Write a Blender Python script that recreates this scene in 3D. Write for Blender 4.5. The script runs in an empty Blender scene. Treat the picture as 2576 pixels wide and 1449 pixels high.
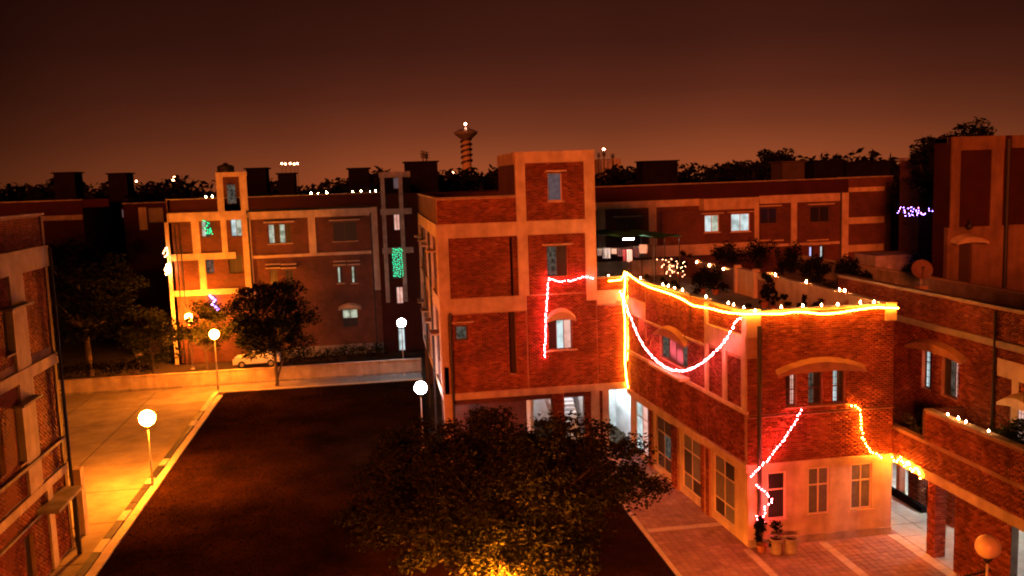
import bpy, math, random
import numpy as np
from mathutils import Vector
random.seed(7)
RNG = np.random.default_rng(11)
SC = bpy.context.scene
COL = SC.collection

# ------------------------------------------------------------------ camera
CAM_H = 15.0
FPX = 2269.0                      # focal length in units of a 2576 px wide picture
PITCH, ROLL, YAW = math.radians(6.94), math.radians(-1.905), math.radians(8.515)
_c, _s = math.cos(YAW), math.sin(YAW)
FWD = Vector((_s*math.cos(PITCH), _c*math.cos(PITCH), -math.sin(PITCH)))
_r = Vector((_c, -_s, 0)); _u = _r.cross(FWD)
RGT = math.cos(ROLL)*_r + math.sin(ROLL)*_u
UPV = -math.sin(ROLL)*_r + math.cos(ROLL)*_u
cam_d = bpy.data.cameras.new('camera'); cam = bpy.data.objects.new('camera', cam_d); COL.objects.link(cam)
cam_d.sensor_width = 36.0; cam_d.lens = 36.0*FPX/2576.0; cam_d.clip_end = 3000; cam_d.clip_start = .3
from mathutils import Matrix
cam.matrix_world = Matrix(((RGT.x, UPV.x, -FWD.x, 0), (RGT.y, UPV.y, -FWD.y, 0), (RGT.z, UPV.z, -FWD.z, CAM_H), (0, 0, 0, 1)))
SC.camera = cam

# ------------------------------------------------------------------ night sky, city glow, exposure
SC.view_settings.view_transform = 'Standard'; SC.view_settings.look = 'None'
SC.view_settings.exposure = 0.0; SC.view_settings.gamma = 1.0; SC.view_settings.use_curve_mapping = False
SC.render.engine = 'CYCLES'
SC.cycles.use_denoising = True
SC.cycles.max_bounces = 5; SC.cycles.diffuse_bounces = 3; SC.cycles.glossy_bounces = 2
SC.cycles.sample_clamp_indirect = 3.0; SC.cycles.volume_bounces = 0
SC.cycles.pixel_filter_type = 'BLACKMAN_HARRIS'; SC.cycles.filter_width = 2.0
W = bpy.data.worlds.new('World'); SC.world = W; W.use_nodes = True
nt = W.node_tree; nt.nodes.clear()
def wn(t, **k):
    n = nt.nodes.new(t)
    for a, b in k.items(): setattr(n, a, b)
    return n
tc = wn('ShaderNodeTexCoord'); sep = wn('ShaderNodeSeparateXYZ'); nt.links.new(tc.outputs['Generated'], sep.inputs[0])
ramp = wn('ShaderNodeValToRGB'); nt.links.new(sep.outputs['Z'], ramp.inputs[0])
cr = ramp.color_ramp
cr.elements[0].position = 0.0; cr.elements[0].color = (.310, .064, .0185, 1)
cr.elements[1].position = 1.0; cr.elements[1].color = (.010, .0022, .0018, 1)
for p_, c_ in ((.02, (.250, .054, .0175, 1)), (.05, (.160, .034, .0128, 1)), (.09, (.092, .0190, .0088, 1)), (.14, (.052, .0108, .0058, 1)), (.22, (.031, .0062, .0036, 1))):
    e = cr.elements.new(p_); e.color = c_
dotn = wn('ShaderNodeVectorMath', operation='DOT_PRODUCT'); nt.links.new(tc.outputs['Generated'], dotn.inputs[0]); dotn.inputs[1].default_value = (.24, .97, 0)
mr = wn('ShaderNodeMapRange'); nt.links.new(dotn.outputs['Value'], mr.inputs[0])
mr.inputs[1].default_value = .80; mr.inputs[2].default_value = 1.0; mr.inputs[3].default_value = .22; mr.inputs[4].default_value = 1.12
no = wn('ShaderNodeTexNoise'); nt.links.new(tc.outputs['Generated'], no.inputs['Vector']); no.inputs['Scale'].default_value = 3.0; no.inputs['Detail'].default_value = 3
mr2 = wn('ShaderNodeMapRange'); nt.links.new(no.outputs[0], mr2.inputs[0]); mr2.inputs[3].default_value = .64; mr2.inputs[4].default_value = 1.36
mul = wn('ShaderNodeMath', operation='MULTIPLY'); nt.links.new(mr.outputs[0], mul.inputs[0]); nt.links.new(mr2.outputs[0], mul.inputs[1])
bg = wn('ShaderNodeBackground'); nt.links.new(ramp.outputs[0], bg.inputs[0]); nt.links.new(mul.outputs[0], bg.inputs[1])
wo = wn('ShaderNodeOutputWorld'); nt.links.new(bg.outputs[0], wo.inputs[0])
# sodium glow of the town arriving low from behind the viewer
sd = bpy.data.lights.new('town_glow', 'SUN'); sd.energy = 3.0; sd.angle = math.radians(7); sd.color = (1, .135, .022)
so = bpy.data.objects.new('town_glow', sd); COL.objects.link(so)
so.rotation_euler = Vector((.42, .86, -.15)).to_track_quat('-Z', 'Y').to_euler()

# ------------------------------------------------------------------ geometry helpers
def ray(x, y): return FWD + RGT*((x-1288)/FPX) - UPV*((y-724.5)/FPX)
CO = Vector((0, 0, CAM_H))
def gz(x, y, z=0.0): d = ray(x, y); return CO + d*((z-CAM_H)/d.z)
def gy(x, y, Y): d = ray(x, y); return CO + d*(Y/d.y)
def gx(x, y, X): d = ray(x, y); return CO + d*(X/d.x)

WL = {}
def link(o, parent=None):
    COL.objects.link(o)
    if parent is not None: o.parent = parent; WL[o.name] = WL[parent.name]
    return o
def tag(o, label=None, cat=None, group=None, kind=None):
    if label: o['label'] = label
    if cat: o['category'] = cat
    if group: o['group'] = group
    if kind: o['kind'] = kind
    return o
def empty(name, loc, label=None, cat=None, group=None, kind=None, rz=0):
    o = bpy.data.objects.new(name, None); COL.objects.link(o); o.location = loc; o.rotation_euler.z = rz
    o.empty_display_size = .2
    WL[o.name] = Vector(loc); return tag(o, label, cat, group, kind)

def np_mesh(name, v, f):
    """v (n,3) array, f (m,4) or (m,3) int array"""
    me = bpy.data.meshes.new(name); v = np.asarray(v, np.float32); f = np.asarray(f, np.int32)
    k = f.shape[1]
    me.vertices.add(len(v)); me.vertices.foreach_set('co', v.ravel())
    me.loops.add(f.size); me.loops.foreach_set('vertex_index', f.ravel())
    me.polygons.add(len(f)); me.polygons.foreach_set('loop_start', np.arange(0, f.size, k, dtype=np.int32))
    me.polygons.foreach_set('loop_total', np.full(len(f), k, np.int32)); me.update(calc_edges=True); return me

class MB:
    def __init__(s): s.v = []; s.f = []
    def add(s, vs, fs):
        b = len(s.v); s.v += [tuple(p) for p in vs]; s.f += [tuple(b+i for i in q) for q in fs]; return s
    def hexa(s, p): return s.add(p, [(0,3,2,1),(4,5,6,7),(0,1,5,4),(1,2,6,5),(2,3,7,6),(3,0,4,7)])
    def box(s, x0, x1, y0, y1, z0, z1):
        return s.hexa([(x0,y0,z0),(x1,y0,z0),(x1,y1,z0),(x0,y1,z0),(x0,y0,z1),(x1,y0,z1),(x1,y1,z1),(x0,y1,z1)])
    def fbox(s, F, s0, s1, h0, h1, t0, t1):
        return s.hexa([F.P(s0,h0,t1),F.P(s1,h0,t1),F.P(s1,h0,t0),F.P(s0,h0,t0),F.P(s0,h1,t1),F.P(s1,h1,t1),F.P(s1,h1,t0),F.P(s0,h1,t0)])
    def tube(s, pts, r, n=8, r1=None, cap=True):
        pts = [Vector(p) for p in pts]; rings = []
        N = len(pts)
        for i, p in enumerate(pts):
            d = (pts[min(i+1, N-1)]-pts[max(i-1, 0)]).normalized()
            a = d.orthogonal().normalized() if abs(d.z) > .9 else d.cross(Vector((0,0,1))).normalized()
            b = d.cross(a).normalized()
            rr = r if r1 is None else r+(r1-r)*i/max(N-1, 1)
            rings.append([p+a*math.cos(2*math.pi*k/n)*rr+b*math.sin(2*math.pi*k/n)*rr for k in range(n)])
        vs = [q for R_ in rings for q in R_]; fs = []
        for i in range(N-1):
            for k in range(n): fs.append((i*n+k, i*n+(k+1)%n, (i+1)*n+(k+1)%n, (i+1)*n+k))
        if cap: fs.append(tuple(range(n-1,-1,-1))); fs.append(tuple((N-1)*n+k for k in range(n)))
        return s.add(vs, fs)
    def lathe(s, prof, c=(0,0,0), n=16):
        vs = []; fs = []
        for r, z in prof: vs += [(c[0]+r*math.cos(2*math.pi*k/n), c[1]+r*math.sin(2*math.pi*k/n), c[2]+z) for k in range(n)]
        for i in range(len(prof)-1):
            for k in range(n): fs.append((i*n+k, i*n+(k+1)%n, (i+1)*n+(k+1)%n, (i+1)*n+k))
        fs.append(tuple(range(n-1,-1,-1))); fs.append(tuple((len(prof)-1)*n+k for k in range(n)))
        return s.add(vs, fs)
    def build(s, name, mat, parent=None, smooth=False, local=False, **tg):
        off = Vector((0,0,0)) if (local or parent is None) else WL[parent.name]
        me = bpy.data.meshes.new(name)
        me.from_pydata([(x-off[0], y-off[1], z-off[2]) for x, y, z in s.v], [], s.f); me.update()
        if mat: me.materials.append(mat)
        if smooth: me.polygons.foreach_set('use_smooth', [True]*len(me.polygons))
        o = bpy.data.objects.new(name, me); link(o, parent)
        if parent is None: WL[o.name] = Vector((0,0,0))
        return tag(o, **tg)

class Fac:
    """a vertical plane: s along it, h up, t outwards"""
    def __init__(s, ox, oy, dx, dy):
        L = math.hypot(dx, dy); s.o = (ox, oy); s.d = (dx/L, dy/L); s.n = (dy/L, -dx/L)
    def P(s, a, h, t=0): return (s.o[0]+s.d[0]*a+s.n[0]*t, s.o[1]+s.d[1]*a+s.n[1]*t, h)
    def at(s, x, y):
        d = ray(x, y); k = (s.n[0]*s.o[0]+s.n[1]*s.o[1])/(s.n[0]*d.x+s.n[1]*d.y); q = CO+d*k
        return (q.x-s.o[0])*s.d[0]+(q.y-s.o[1])*s.d[1], q.z
    def rect(s, x0, y0, x1, y1):
        a, b = s.at(x0, y0), s.at(x1, y1)
        return (min(a[0], b[0]), max(a[0], b[0]), min(a[1], b[1]), max(a[1], b[1]))

def fb(F, name, s0, s1, h0, h1, t0, t1, mat, parent, **tg):
    return MB().fbox(F, s0, s1, h0, h1, t0, t1).build(name, mat, parent, **tg)

def wall(F, name, s0, s1, h0, h1, t0, t1, mat, parent, holes=(), **tg):
    ss = sorted({s0, s1, *[q for h in holes for q in h[:2] if s0 < q < s1]}); hh = sorted({h0, h1, *[q for h in holes for q in h[2:4] if h0 < q < h1]})
    ns, nh = len(ss)-1, len(hh)-1
    sol = [[not any(h[0]-1e-6 <= (ss[i]+ss[i+1])/2 <= h[1]+1e-6 and h[2] <= (hh[j]+hh[j+1])/2 <= h[3] for h in holes) for j in range(nh)] for i in range(ns)]
    m = MB()
    def S(i, j): return 0 <= i < ns and 0 <= j < nh and sol[i][j]
    for i in range(ns):
        for j in range(nh):
            if not sol[i][j]: continue
            a, b, c, d = ss[i], ss[i+1], hh[j], hh[j+1]
            m.add([F.P(a,c,t1),F.P(b,c,t1),F.P(b,d,t1),F.P(a,d,t1)], [(0,1,2,3)])
            m.add([F.P(a,c,t0),F.P(b,c,t0),F.P(b,d,t0),F.P(a,d,t0)], [(3,2,1,0)])
            if not S(i-1,j): m.add([F.P(a,c,t0),F.P(a,c,t1),F.P(a,d,t1),F.P(a,d,t0)], [(0,1,2,3)])
            if not S(i+1,j): m.add([F.P(b,c,t1),F.P(b,c,t0),F.P(b,d,t0),F.P(b,d,t1)], [(0,1,2,3)])
            if not S(i,j-1): m.add([F.P(a,c,t0),F.P(b,c,t0),F.P(b,c,t1),F.P(a,c,t1)], [(0,1,2,3)])
            if not S(i,j+1): m.add([F.P(a,d,t1),F.P(b,d,t1),F.P(b,d,t0),F.P(a,d,t0)], [(0,1,2,3)])
    return m.build(name, mat, parent, **tg)

BF = np.array([(0,1,5,4),(1,2,6,5),(3,0,4,7),(4,5,6,7),(0,3,2,1)])
def bricks(F, regions, t, parent, holes=(), singles=0):
    """real bricks laid in courses, proud of the mortar plane t; the nearest `singles` are objects of their own"""
    B = []
    for (s0, s1, h0, h1) in regions:
        r = 0; z = h0+.012
        while z+.075 <= h1+.01:
            x = s0-(.125 if r % 2 else 0)
            while x < s1-.03:
                a, b = max(x, s0+.004), min(x+.238, s1-.004); x += .25
                if b-a < .04: continue
                segs = [(a, b)]
                for q in holes:
                    if z+.075 > q[2]+.004 and z < q[3]-.004:
                        n_ = []
                        for (u, v) in segs:
                            if v <= q[0] or u >= q[1]: n_.append((u, v)); continue
                            if q[0]-u > .03: n_.append((u, q[0]-.003))
                            if v-q[1] > .03: n_.append((q[1]+.003, v))
                        segs = n_
                for (u, v) in segs: B.append((u, v, z, z+.075))
            z += .0875; r += 1
    if not B: return
    B = np.array(B)
    if singles:
        mid = np.array([F.P((b[0]+b[1])/2, b[2]) for b in B[:, :3]])
        full = (B[:, 1]-B[:, 0]) > .2
        v_ = mid-np.array(CO); dz = v_@np.array(FWD); sx = FPX*(v_@np.array(RGT))/dz; sy = FPX*(v_@np.array(UPV))/dz
        inside = (np.abs(sx) < 1270) & (np.abs(sy) < 715)
        dist = np.linalg.norm(v_, axis=1)+(~(full & inside))*1e4
        idx = np.argsort(dist)[:singles]
        me0 = MB().fbox(F, 0, .238, 0, .075, 0, .022)
        o0 = np.array(F.P(0, 0, 0)); me = None
        for k in idx:
            if me is None:
                ob = bpy.data.meshes.new('brick'); ob.from_pydata([tuple(np.array(p)-o0) for p in me0.v], [], me0.f); ob.materials.append(M['brick']); me = ob
            o = bpy.data.objects.new('brick', me); link(o, parent)
            o.location = Vector(F.P(B[k, 0], B[k, 2], t+random.uniform(-.004, .005)))-WL[parent.name]
        B = np.delete(B, idx, 0)
    n = len(B); T = t+.016+RNG.uniform(-.005, .009, n)
    s = B[:, [0,1,1,0,0,1,1,0]]; h = B[:, [2,2,2,2,3,3,3,3]]
    tt = np.stack([T, T, np.full(n, t), np.full(n, t)]*2, 1)
    off = WL[parent.name]
    X = F.o[0]+F.d[0]*s+F.n[0]*tt-off.x; Y = F.o[1]+F.d[1]*s+F.n[1]*tt-off.y; Z = h-off.z
    v = np.stack([X, Y, Z], -1).reshape(-1, 3); f = (BF[None]+np.arange(n)[:, None, None]*8).reshape(-1, 4)
    me = np_mesh('brickwork', v, f); me.materials.append(M['brick'])
    o = bpy.data.objects.new('brickwork', me); link(o, parent); tag(o, kind='stuff'); return o

# ------------------------------------------------------------------ materials
M = {}
def mat(name, base=(.5,.5,.5), rough=.8, metal=0, emit=None, strength=0, noise=None, nscale=2.0, bump=0, bscale=40, island=None, spec=.3, streak=0):
    m = bpy.data.materials.new(name); m.use_nodes = True; t = m.node_tree; b = t.nodes['Principled BSDF']
    b.inputs['Base Color'].default_value = (*base, 1); b.inputs['Roughness'].default_value = rough; b.inputs['Metallic'].default_value = metal
    b.inputs['Specular IOR Level'].default_value = spec
    if emit: b.inputs['Emission Color'].default_value = (*emit, 1); b.inputs['Emission Strength'].default_value = strength
    if noise or island or bump: co = t.nodes.new('ShaderNodeTexCoord')
    src = None
    if island:
        g = t.nodes.new('ShaderNodeNewGeometry'); r = t.nodes.new('ShaderNodeValToRGB'); t.links.new(g.outputs['Random Per Island'], r.inputs[0])
        e = r.color_ramp; e.interpolation = 'LINEAR'
        for i, c in enumerate(island):
            if i < 2: q = e.elements[i]; q.position = i/(len(island)-1)
            else: q = e.elements.new(i/(len(island)-1))
            q.color = (*c, 1)
        for i in range(2): e.elements[i].position = e.elements[i].position
        src = r.outputs[0]
    if noise:
        n = t.nodes.new('ShaderNodeTexNoise'); t.links.new(co.outputs['Object'], n.inputs['Vector']); n.inputs['Scale'].default_value = nscale; n.inputs['Detail'].default_value = 7; n.inputs['Roughness'].default_value = .65
        r2 = t.nodes.new('ShaderNodeMapRange'); t.links.new(n.outputs[0], r2.inputs[0]); r2.inputs[1].default_value = .32; r2.inputs[2].default_value = .68
        mx = t.nodes.new('ShaderNodeMix'); mx.data_type = 'RGBA'; mx.blend_type = 'MULTIPLY' if src else 'MIX'
        if src:
            mx.inputs[0].default_value = 1; t.links.new(src, mx.inputs[6])
            m3 = t.nodes.new('ShaderNodeMix'); m3.data_type = 'RGBA'; t.links.new(r2.outputs[0], m3.inputs[0]); m3.inputs[6].default_value = (*noise, 1); m3.inputs[7].default_value = (1,1,1,1)
            t.links.new(m3.outputs[2], mx.inputs[7])
        else:
            t.links.new(r2.outputs[0], mx.inputs[0]); mx.inputs[6].default_value = (*noise, 1); mx.inputs[7].default_value = (*base, 1)
        src = mx.outputs[2]
    if streak:
        mp = t.nodes.new('ShaderNodeMapping'); t.links.new(co.outputs['Object'], mp.inputs[0]); mp.inputs['Scale'].default_value = (2.0,2.0,.3)
        n4 = t.nodes.new('ShaderNodeTexNoise'); t.links.new(mp.outputs[0], n4.inputs['Vector']); n4.inputs['Scale'].default_value = 1.0; n4.inputs['Detail'].default_value = 6
        r4 = t.nodes.new('ShaderNodeMapRange'); t.links.new(n4.outputs[0], r4.inputs[0]); r4.inputs[1].default_value = .36; r4.inputs[2].default_value = .6; r4.inputs[3].default_value = streak; r4.inputs[4].default_value = 1.0
        sc4 = t.nodes.new('ShaderNodeVectorMath'); sc4.operation = 'SCALE'; t.links.new(src, sc4.inputs[0]); t.links.new(r4.outputs[0], sc4.inputs['Scale']); src = sc4.outputs[0]
    if src: t.links.new(src, b.inputs['Base Color'])
    if bump:
        n2 = t.nodes.new('ShaderNodeTexNoise'); t.links.new(co.outputs['Object'], n2.inputs['Vector']); n2.inputs['Scale'].default_value = bscale; n2.inputs['Detail'].default_value = 4
        bp = t.nodes.new('ShaderNodeBump'); bp.inputs['Strength'].default_value = bump; bp.inputs['Distance'].default_value = .03; t.links.new(n2.outputs[0], bp.inputs['Height']); t.links.new(bp.outputs[0], b.inputs['Normal'])
    M[name] = m; return m
mat('brick', (.3,.1,.06), .85, noise=(.38,.33,.30), nscale=.7, streak=.75, island=[(.16,.035,.020),(.24,.055,.028),(.30,.075,.035),(.36,.10,.05),(.20,.040,.022),(.46,.16,.085)])
mat('mortar', (.44,.27,.18), .95, noise=(.24,.14,.10), nscale=1.3)
mat('plaster', (.60,.47,.35), .85, noise=(.40,.29,.20), nscale=1.1, bump=.25, bscale=14, streak=.82)
mat('plaster_grey', (.42,.36,.30), .9, noise=(.20,.16,.13), nscale=1.4, bump=.3, bscale=10, streak=.75)
mat('white_wall', (.78,.78,.76), .8, noise=(.6,.6,.58), nscale=1.5)
mat('concrete', (.30,.26,.22), .9, noise=(.17,.145,.12), nscale=.7, bump=.3, bscale=9)
mat('road_slab', (.34,.29,.24), .85, noise=(.20,.165,.135), nscale=.55, bump=.35, bscale=12)
mat('paver', (.25,.16,.13), .8, noise=(.55,.5,.5), nscale=.5, island=[(.36,.21,.18),(.47,.29,.24),(.41,.25,.20),(.54,.36,.29)])
mat('paver_pale', (.66,.55,.45), .85, noise=(.48,.40,.32), nscale=1.5)
mat('kerb_black', (.02,.018,.018), .7); mat('kerb_white', (.62,.58,.5), .75, noise=(.38,.33,.28), nscale=3)
mat('soil', (.06,.045,.03), 1, noise=(.03,.022,.016), nscale=.3)
mat('lawn', (.036,.013,.006), 1, noise=(.006,.003,.0015), nscale=.22, bump=.1, bscale=3)
mat('grass', (.05,.07,.02), .9, noise=(.14,.14,.13), nscale=.22, island=[(.013,.006,.0025),(.018,.008,.003),(.024,.010,.004)])
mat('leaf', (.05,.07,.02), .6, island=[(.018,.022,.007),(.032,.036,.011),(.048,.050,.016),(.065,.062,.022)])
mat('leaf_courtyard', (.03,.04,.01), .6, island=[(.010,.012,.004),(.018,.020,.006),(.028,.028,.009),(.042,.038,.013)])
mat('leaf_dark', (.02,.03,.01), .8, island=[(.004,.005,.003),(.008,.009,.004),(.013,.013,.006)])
mat('bark', (.12,.08,.05), .95, noise=(.05,.035,.025), nscale=5)
mat('metal_dark', (.03,.026,.024), .5, .2); mat('metal_grey', (.35,.33,.31), .45, .5); mat('pole_paint', (.45,.40,.34), .5, .1)
mat('wood_frame', (.09,.05,.035), .7); mat('frame_pale', (.62,.52,.42), .7)
mat('glass_dark', (.02,.018,.018), .3, spec=.4); mat('glass_grey', (.16,.16,.18), .3, noise=(.10,.10,.12), nscale=6)
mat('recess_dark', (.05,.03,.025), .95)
mat('cloth_white', (.82,.8,.76), .9); mat('cloth_dark', (.10,.06,.06), .9); mat('cloth_red', (.35,.08,.08), .9); mat('net_green', (.01,.12,.05), .9)
mat('plaster_shaded', (.26,.15,.10), .9, noise=(.15,.085,.055), nscale=.9, streak=.7)  # the right stair tower's shade put into this plaster colour
mat('hood', (.36,.20,.12), .9, noise=(.22,.12,.08), nscale=1.5)
mat('tower_shaft', (.36,.28,.2), .9)
mat('brick_dark', (.055,.016,.011), .95, noise=(.035,.014,.010), nscale=.9)  # shade of the narrow block and right tower put into the colour
mat('unlit_black', (.012,.009,.008), .95, noise=(.007,.005,.004), nscale=.8); mat('unlit_pale', (.07,.045,.035), .95, noise=(.04,.03,.025), nscale=.8)  # darkness of the unlit skyline huts put into both colours
mat('clay', (.32,.12,.06), .9); mat('tank_black', (.02,.02,.02), .6); mat('dish', (.16,.07,.055), .8)
mat('car_white', (.6,.6,.59), .3, spec=.5); mat('rubber', (.02,.02,.02), .9)
for k_ in ('lawn','grass','leaf','leaf_dark','leaf_courtyard','soil','brick','mortar','brick_dark','unlit_black'): M[k_].node_tree.nodes['Principled BSDF'].inputs['Specular IOR Level'].default_value = 0.0
M['brick'].node_tree.nodes['Principled BSDF'].inputs['Specular IOR Level'].default_value = .1
for k_ in ('road_slab','paver','paver_pale','plaster','plaster_shaded','hood'): M[k_].node_tree.nodes['Principled BSDF'].inputs['Specular IOR Level'].default_value = .08
def emis(name, c, s, var=None, scale=3.0):
    m = bpy.data.materials.new(name); m.use_nodes = True; t = m.node_tree; t.nodes.clear()
    e = t.nodes.new('ShaderNodeEmission'); o = t.nodes.new('ShaderNodeOutputMaterial'); t.links.new(e.outputs[0], o.inputs[0])
    e.inputs[0].default_value = (*c, 1); e.inputs[1].default_value = s
    if var:
        co = t.nodes.new('ShaderNodeTexCoord'); n = t.nodes.new('ShaderNodeTexNoise'); t.links.new(co.outputs['Object'], n.inputs['Vector']); n.inputs['Scale'].default_value = scale; n.inputs['Detail'].default_value = 3
        r = t.nodes.new('ShaderNodeValToRGB'); t.links.new(n.outputs[0], r.inputs[0]); r.color_ramp.elements[0].position = .36; r.color_ramp.elements[1].position = .62
        r.color_ramp.elements[0].color = (*var, 1); r.color_ramp.elements[1].color = (*c, 1); t.links.new(r.outputs[0], e.inputs[0])
    M[name] = m; return m
emis('win_white', (.72,.85,.86), 1.0, (.36,.44,.42), 1.6)
emis('win_cream', (.75,.80,.62), .75, (.28,.30,.20), 2.2)
emis('win_pink', (1,.55,.45), .95, (.7,.33,.25), 2)
emis('win_dim', (.16,.13,.10), .7, (.03,.025,.02), 5)
emis('win_frost', (.15,.09,.095), .8, (.11,.065,.07), 4)
emis('win_violet', (.55,.55,1.0), 1.2)
emis('tube_white', (.80,.95,1.0), 620)
emis('tube_warm', (1,.86,.88), 330)
emis('globe_sodium', (1,.225,.012), 1900)
emis('globe_white', (.80,.86,1.0), 110)
emis('rope_yellow', (1,.27,.018), 150)
emis('bulb_yellow', (1,.23,.014), 750)
emis('bulb_pink', (1,.055,.065), 400)
emis('bulb_blush', (1,.13,.16), 300)
emis('bulb_green', (.01,1,.30), 3.2); emis('bulb_teal', (.01,.85,.36), 2.6)
emis('bulb_violet', (.32,.16,1), 60); emis('bulb_rose', (1,.2,.5), 45)
emis('bulb_far', (1,.42,.20), 26)
emis('flame', (1,.42,.12), 700)
emis('beacon', (1,.35,.2), 60)

def brick_far():
    m = bpy.data.materials.new('brick_far'); m.use_nodes = True; t = m.node_tree; b = t.nodes['Principled BSDF']; b.inputs['Roughness'].default_value = .9
    g = t.nodes.new('ShaderNodeNewGeometry'); s = t.nodes.new('ShaderNodeSeparateXYZ'); t.links.new(g.outputs['Position'], s.inputs[0])
    a = t.nodes.new('ShaderNodeMath'); a.operation = 'ADD'; t.links.new(s.outputs[0], a.inputs[0]); t.links.new(s.outputs[1], a.inputs[1])
    c = t.nodes.new('ShaderNodeCombineXYZ'); t.links.new(a.outputs[0], c.inputs[0]); t.links.new(s.outputs[2], c.inputs[1])
    k = t.nodes.new('ShaderNodeTexBrick'); t.links.new(c.outputs[0], k.inputs['Vector']); k.inputs['Scale'].default_value = 1
    k.inputs['Brick Width'].default_value = .25; k.inputs['Row Height'].default_value = .0875; k.inputs['Mortar Size'].default_value = .008
    k.inputs['Color1'].default_value = (.070,.018,.012,1); k.inputs['Color2'].default_value = (.125,.034,.020,1); k.inputs['Mortar'].default_value = (.17,.085,.055,1)  # darker than near brick: weaker light on the far rows put into colour
    n = t.nodes.new('ShaderNodeTexNoise'); t.links.new(g.outputs['Position'], n.inputs['Vector']); n.inputs['Scale'].default_value = .7; n.inputs['Detail'].default_value = 6
    r = t.nodes.new('ShaderNodeMapRange'); t.links.new(n.outputs[0], r.inputs[0]); r.inputs[1].default_value = .3; r.inputs[2].default_value = .7; r.inputs[3].default_value = .55; r.inputs[4].default_value = 1.05
    mx = t.nodes.new('ShaderNodeVectorMath'); mx.operation = 'SCALE'; t.links.new(k.outputs[0], mx.inputs[0]); t.links.new(r.outputs[0], mx.inputs['Scale'])
    t.links.new(mx.outputs[0], b.inputs['Base Color'])
    bp = t.nodes.new('ShaderNodeBump'); bp.inputs['Strength'].default_value = .4; bp.inputs['Distance'].default_value = .01; t.links.new(k.outputs['Fac'], bp.inputs['Height']); bp.invert = True; t.links.new(bp.outputs[0], b.inputs['Normal'])
    M['brick_far'] = m
brick_far()

# ------------------------------------------------------------------ building elements
def window(F, r, parent, pane, cols=2, rows=(1,), frame='wood_frame', t=0., dep=.16, bar=.05, grille=False, label=None):
    """frame set back in its opening; every pane an object under the window; rows = relative heights from the top"""
    s0, s1, h0, h1 = r; tb = t-dep
    m = MB()
    m.fbox(F, s0, s0+bar, h0, h1, tb, tb+.06); m.fbox(F, s1-bar, s1, h0, h1, tb, tb+.06)
    m.fbox(F, s0+bar, s1-bar, h1-bar, h1, tb, tb+.06); m.fbox(F, s0+bar, s1-bar, h0, h0+bar, tb, tb+.06)
    wi = (s1-s0-2*bar)/cols; H = h1-h0-2*bar; tot = sum(rows); z = h1-bar; hs = []
    for k, q in enumerate(rows):
        hs.append((z-H*q/tot, z)); z -= H*q/tot
        if k < len(rows)-1: m.fbox(F, s0+bar, s1-bar, z-bar*.4, z+bar*.4, tb+.003, tb+.055)
    for k in range(1, cols): m.fbox(F, s0+bar+wi*k-bar*.4, s0+bar+wi*k+bar*.4, h0+bar, h1-bar, tb+.005, tb+.05)
    w = m.build('window', M[frame], parent)
    if label: w['label'] = label
    n = 0
    for a, b in hs:
        for k in range(cols):
            p = pane[n % len(pane)] if isinstance(pane, (list, tuple)) else pane; n += 1
            fb(F, 'pane', s0+bar+wi*k+.01, s0+bar+wi*(k+1)-.01, a+.01, b-.01, tb+.012, tb+.028, M[p], w)
    if grille:
        g = MB(); x = s0+bar+.09
        while x < s1-bar: g.fbox(F, x, x+.016, h0+bar, h1-bar, tb+.07, tb+.086); x += .14
        z = h0+bar+.15
        while z < h1-bar: g.fbox(F, s0+bar, s1-bar, z, z+.016, tb+.088, tb+.10); z += .28
        g.build('grille', M['metal_dark'], w)
    return w
def shade(F, s0, s1, h, parent, t=0., out=.45, th=.09, m='plaster'):
    return fb(F, 'sunshade', s0, s1, h, h+th, t, t+out, M[m], parent)
def sill(F, s0, s1, h, parent, t=0., m='plaster'): return fb(F, 'sill', s0, s1, h-.07, h, t, t+.10, M[m], parent)
def arch(F, s0, s1, h, rise, th, parent, t=0., out=.5, n=12, m='plaster'):
    q = MB(); vs = []
    for k in range(n+1):
        u = k/n; s_ = s0+(s1-s0)*u; z = h+rise*(1-(2*u-1)**2); z0 = h-.02 if True else z
        vs += [F.P(s_, z0+rise*.35*(1-(2*u-1)**2), t), F.P(s_, z+th*.5, t), F.P(s_, z0+rise*.35*(1-(2*u-1)**2)-.10, t+out), F.P(s_, z+th*.5-.16, t+out)]
    fs = []
    for k in range(n):
        a, b = 4*k, 4*k+4
        fs += [(a+2,b+2,b+3,a+3), (a+3,b+3,b+1,a+1), (a,b,b+2,a+2), (a+1,b+1,b,a)]
    fs += [(0,2,3,1), (4*n,4*n+1,4*n+3,4*n+2)]
    q.add(vs, fs); return q.build('sunshade', M[m], parent)
def pipe(F, s, h0, h1, parent, t=.1, r=.055, m='metal_dark'):
    q = MB().tube([F.P(s,h0,t), F.P(s,h1,t)], r, 8)
    z = h0+.8
    while z < h1-.2: q.fbox(F, s-.09, s+.09, z, z+.05, t-.09, t+.02); z += 1.5
    return q.build('downpipe', M[m], parent)
def roof_slab(poly, z0, z1, m, parent, name='roof'):
    n = len(poly); q = MB().add([(x,y,z0) for x,y in poly]+[(x,y,z1) for x,y in poly], [tuple(range(n-1,-1,-1)), tuple(range(n,2*n))]+[(k,(k+1)%n,n+(k+1)%n,n+k) for k in range(n)])
    return q.build(name, M[m], parent)

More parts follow.
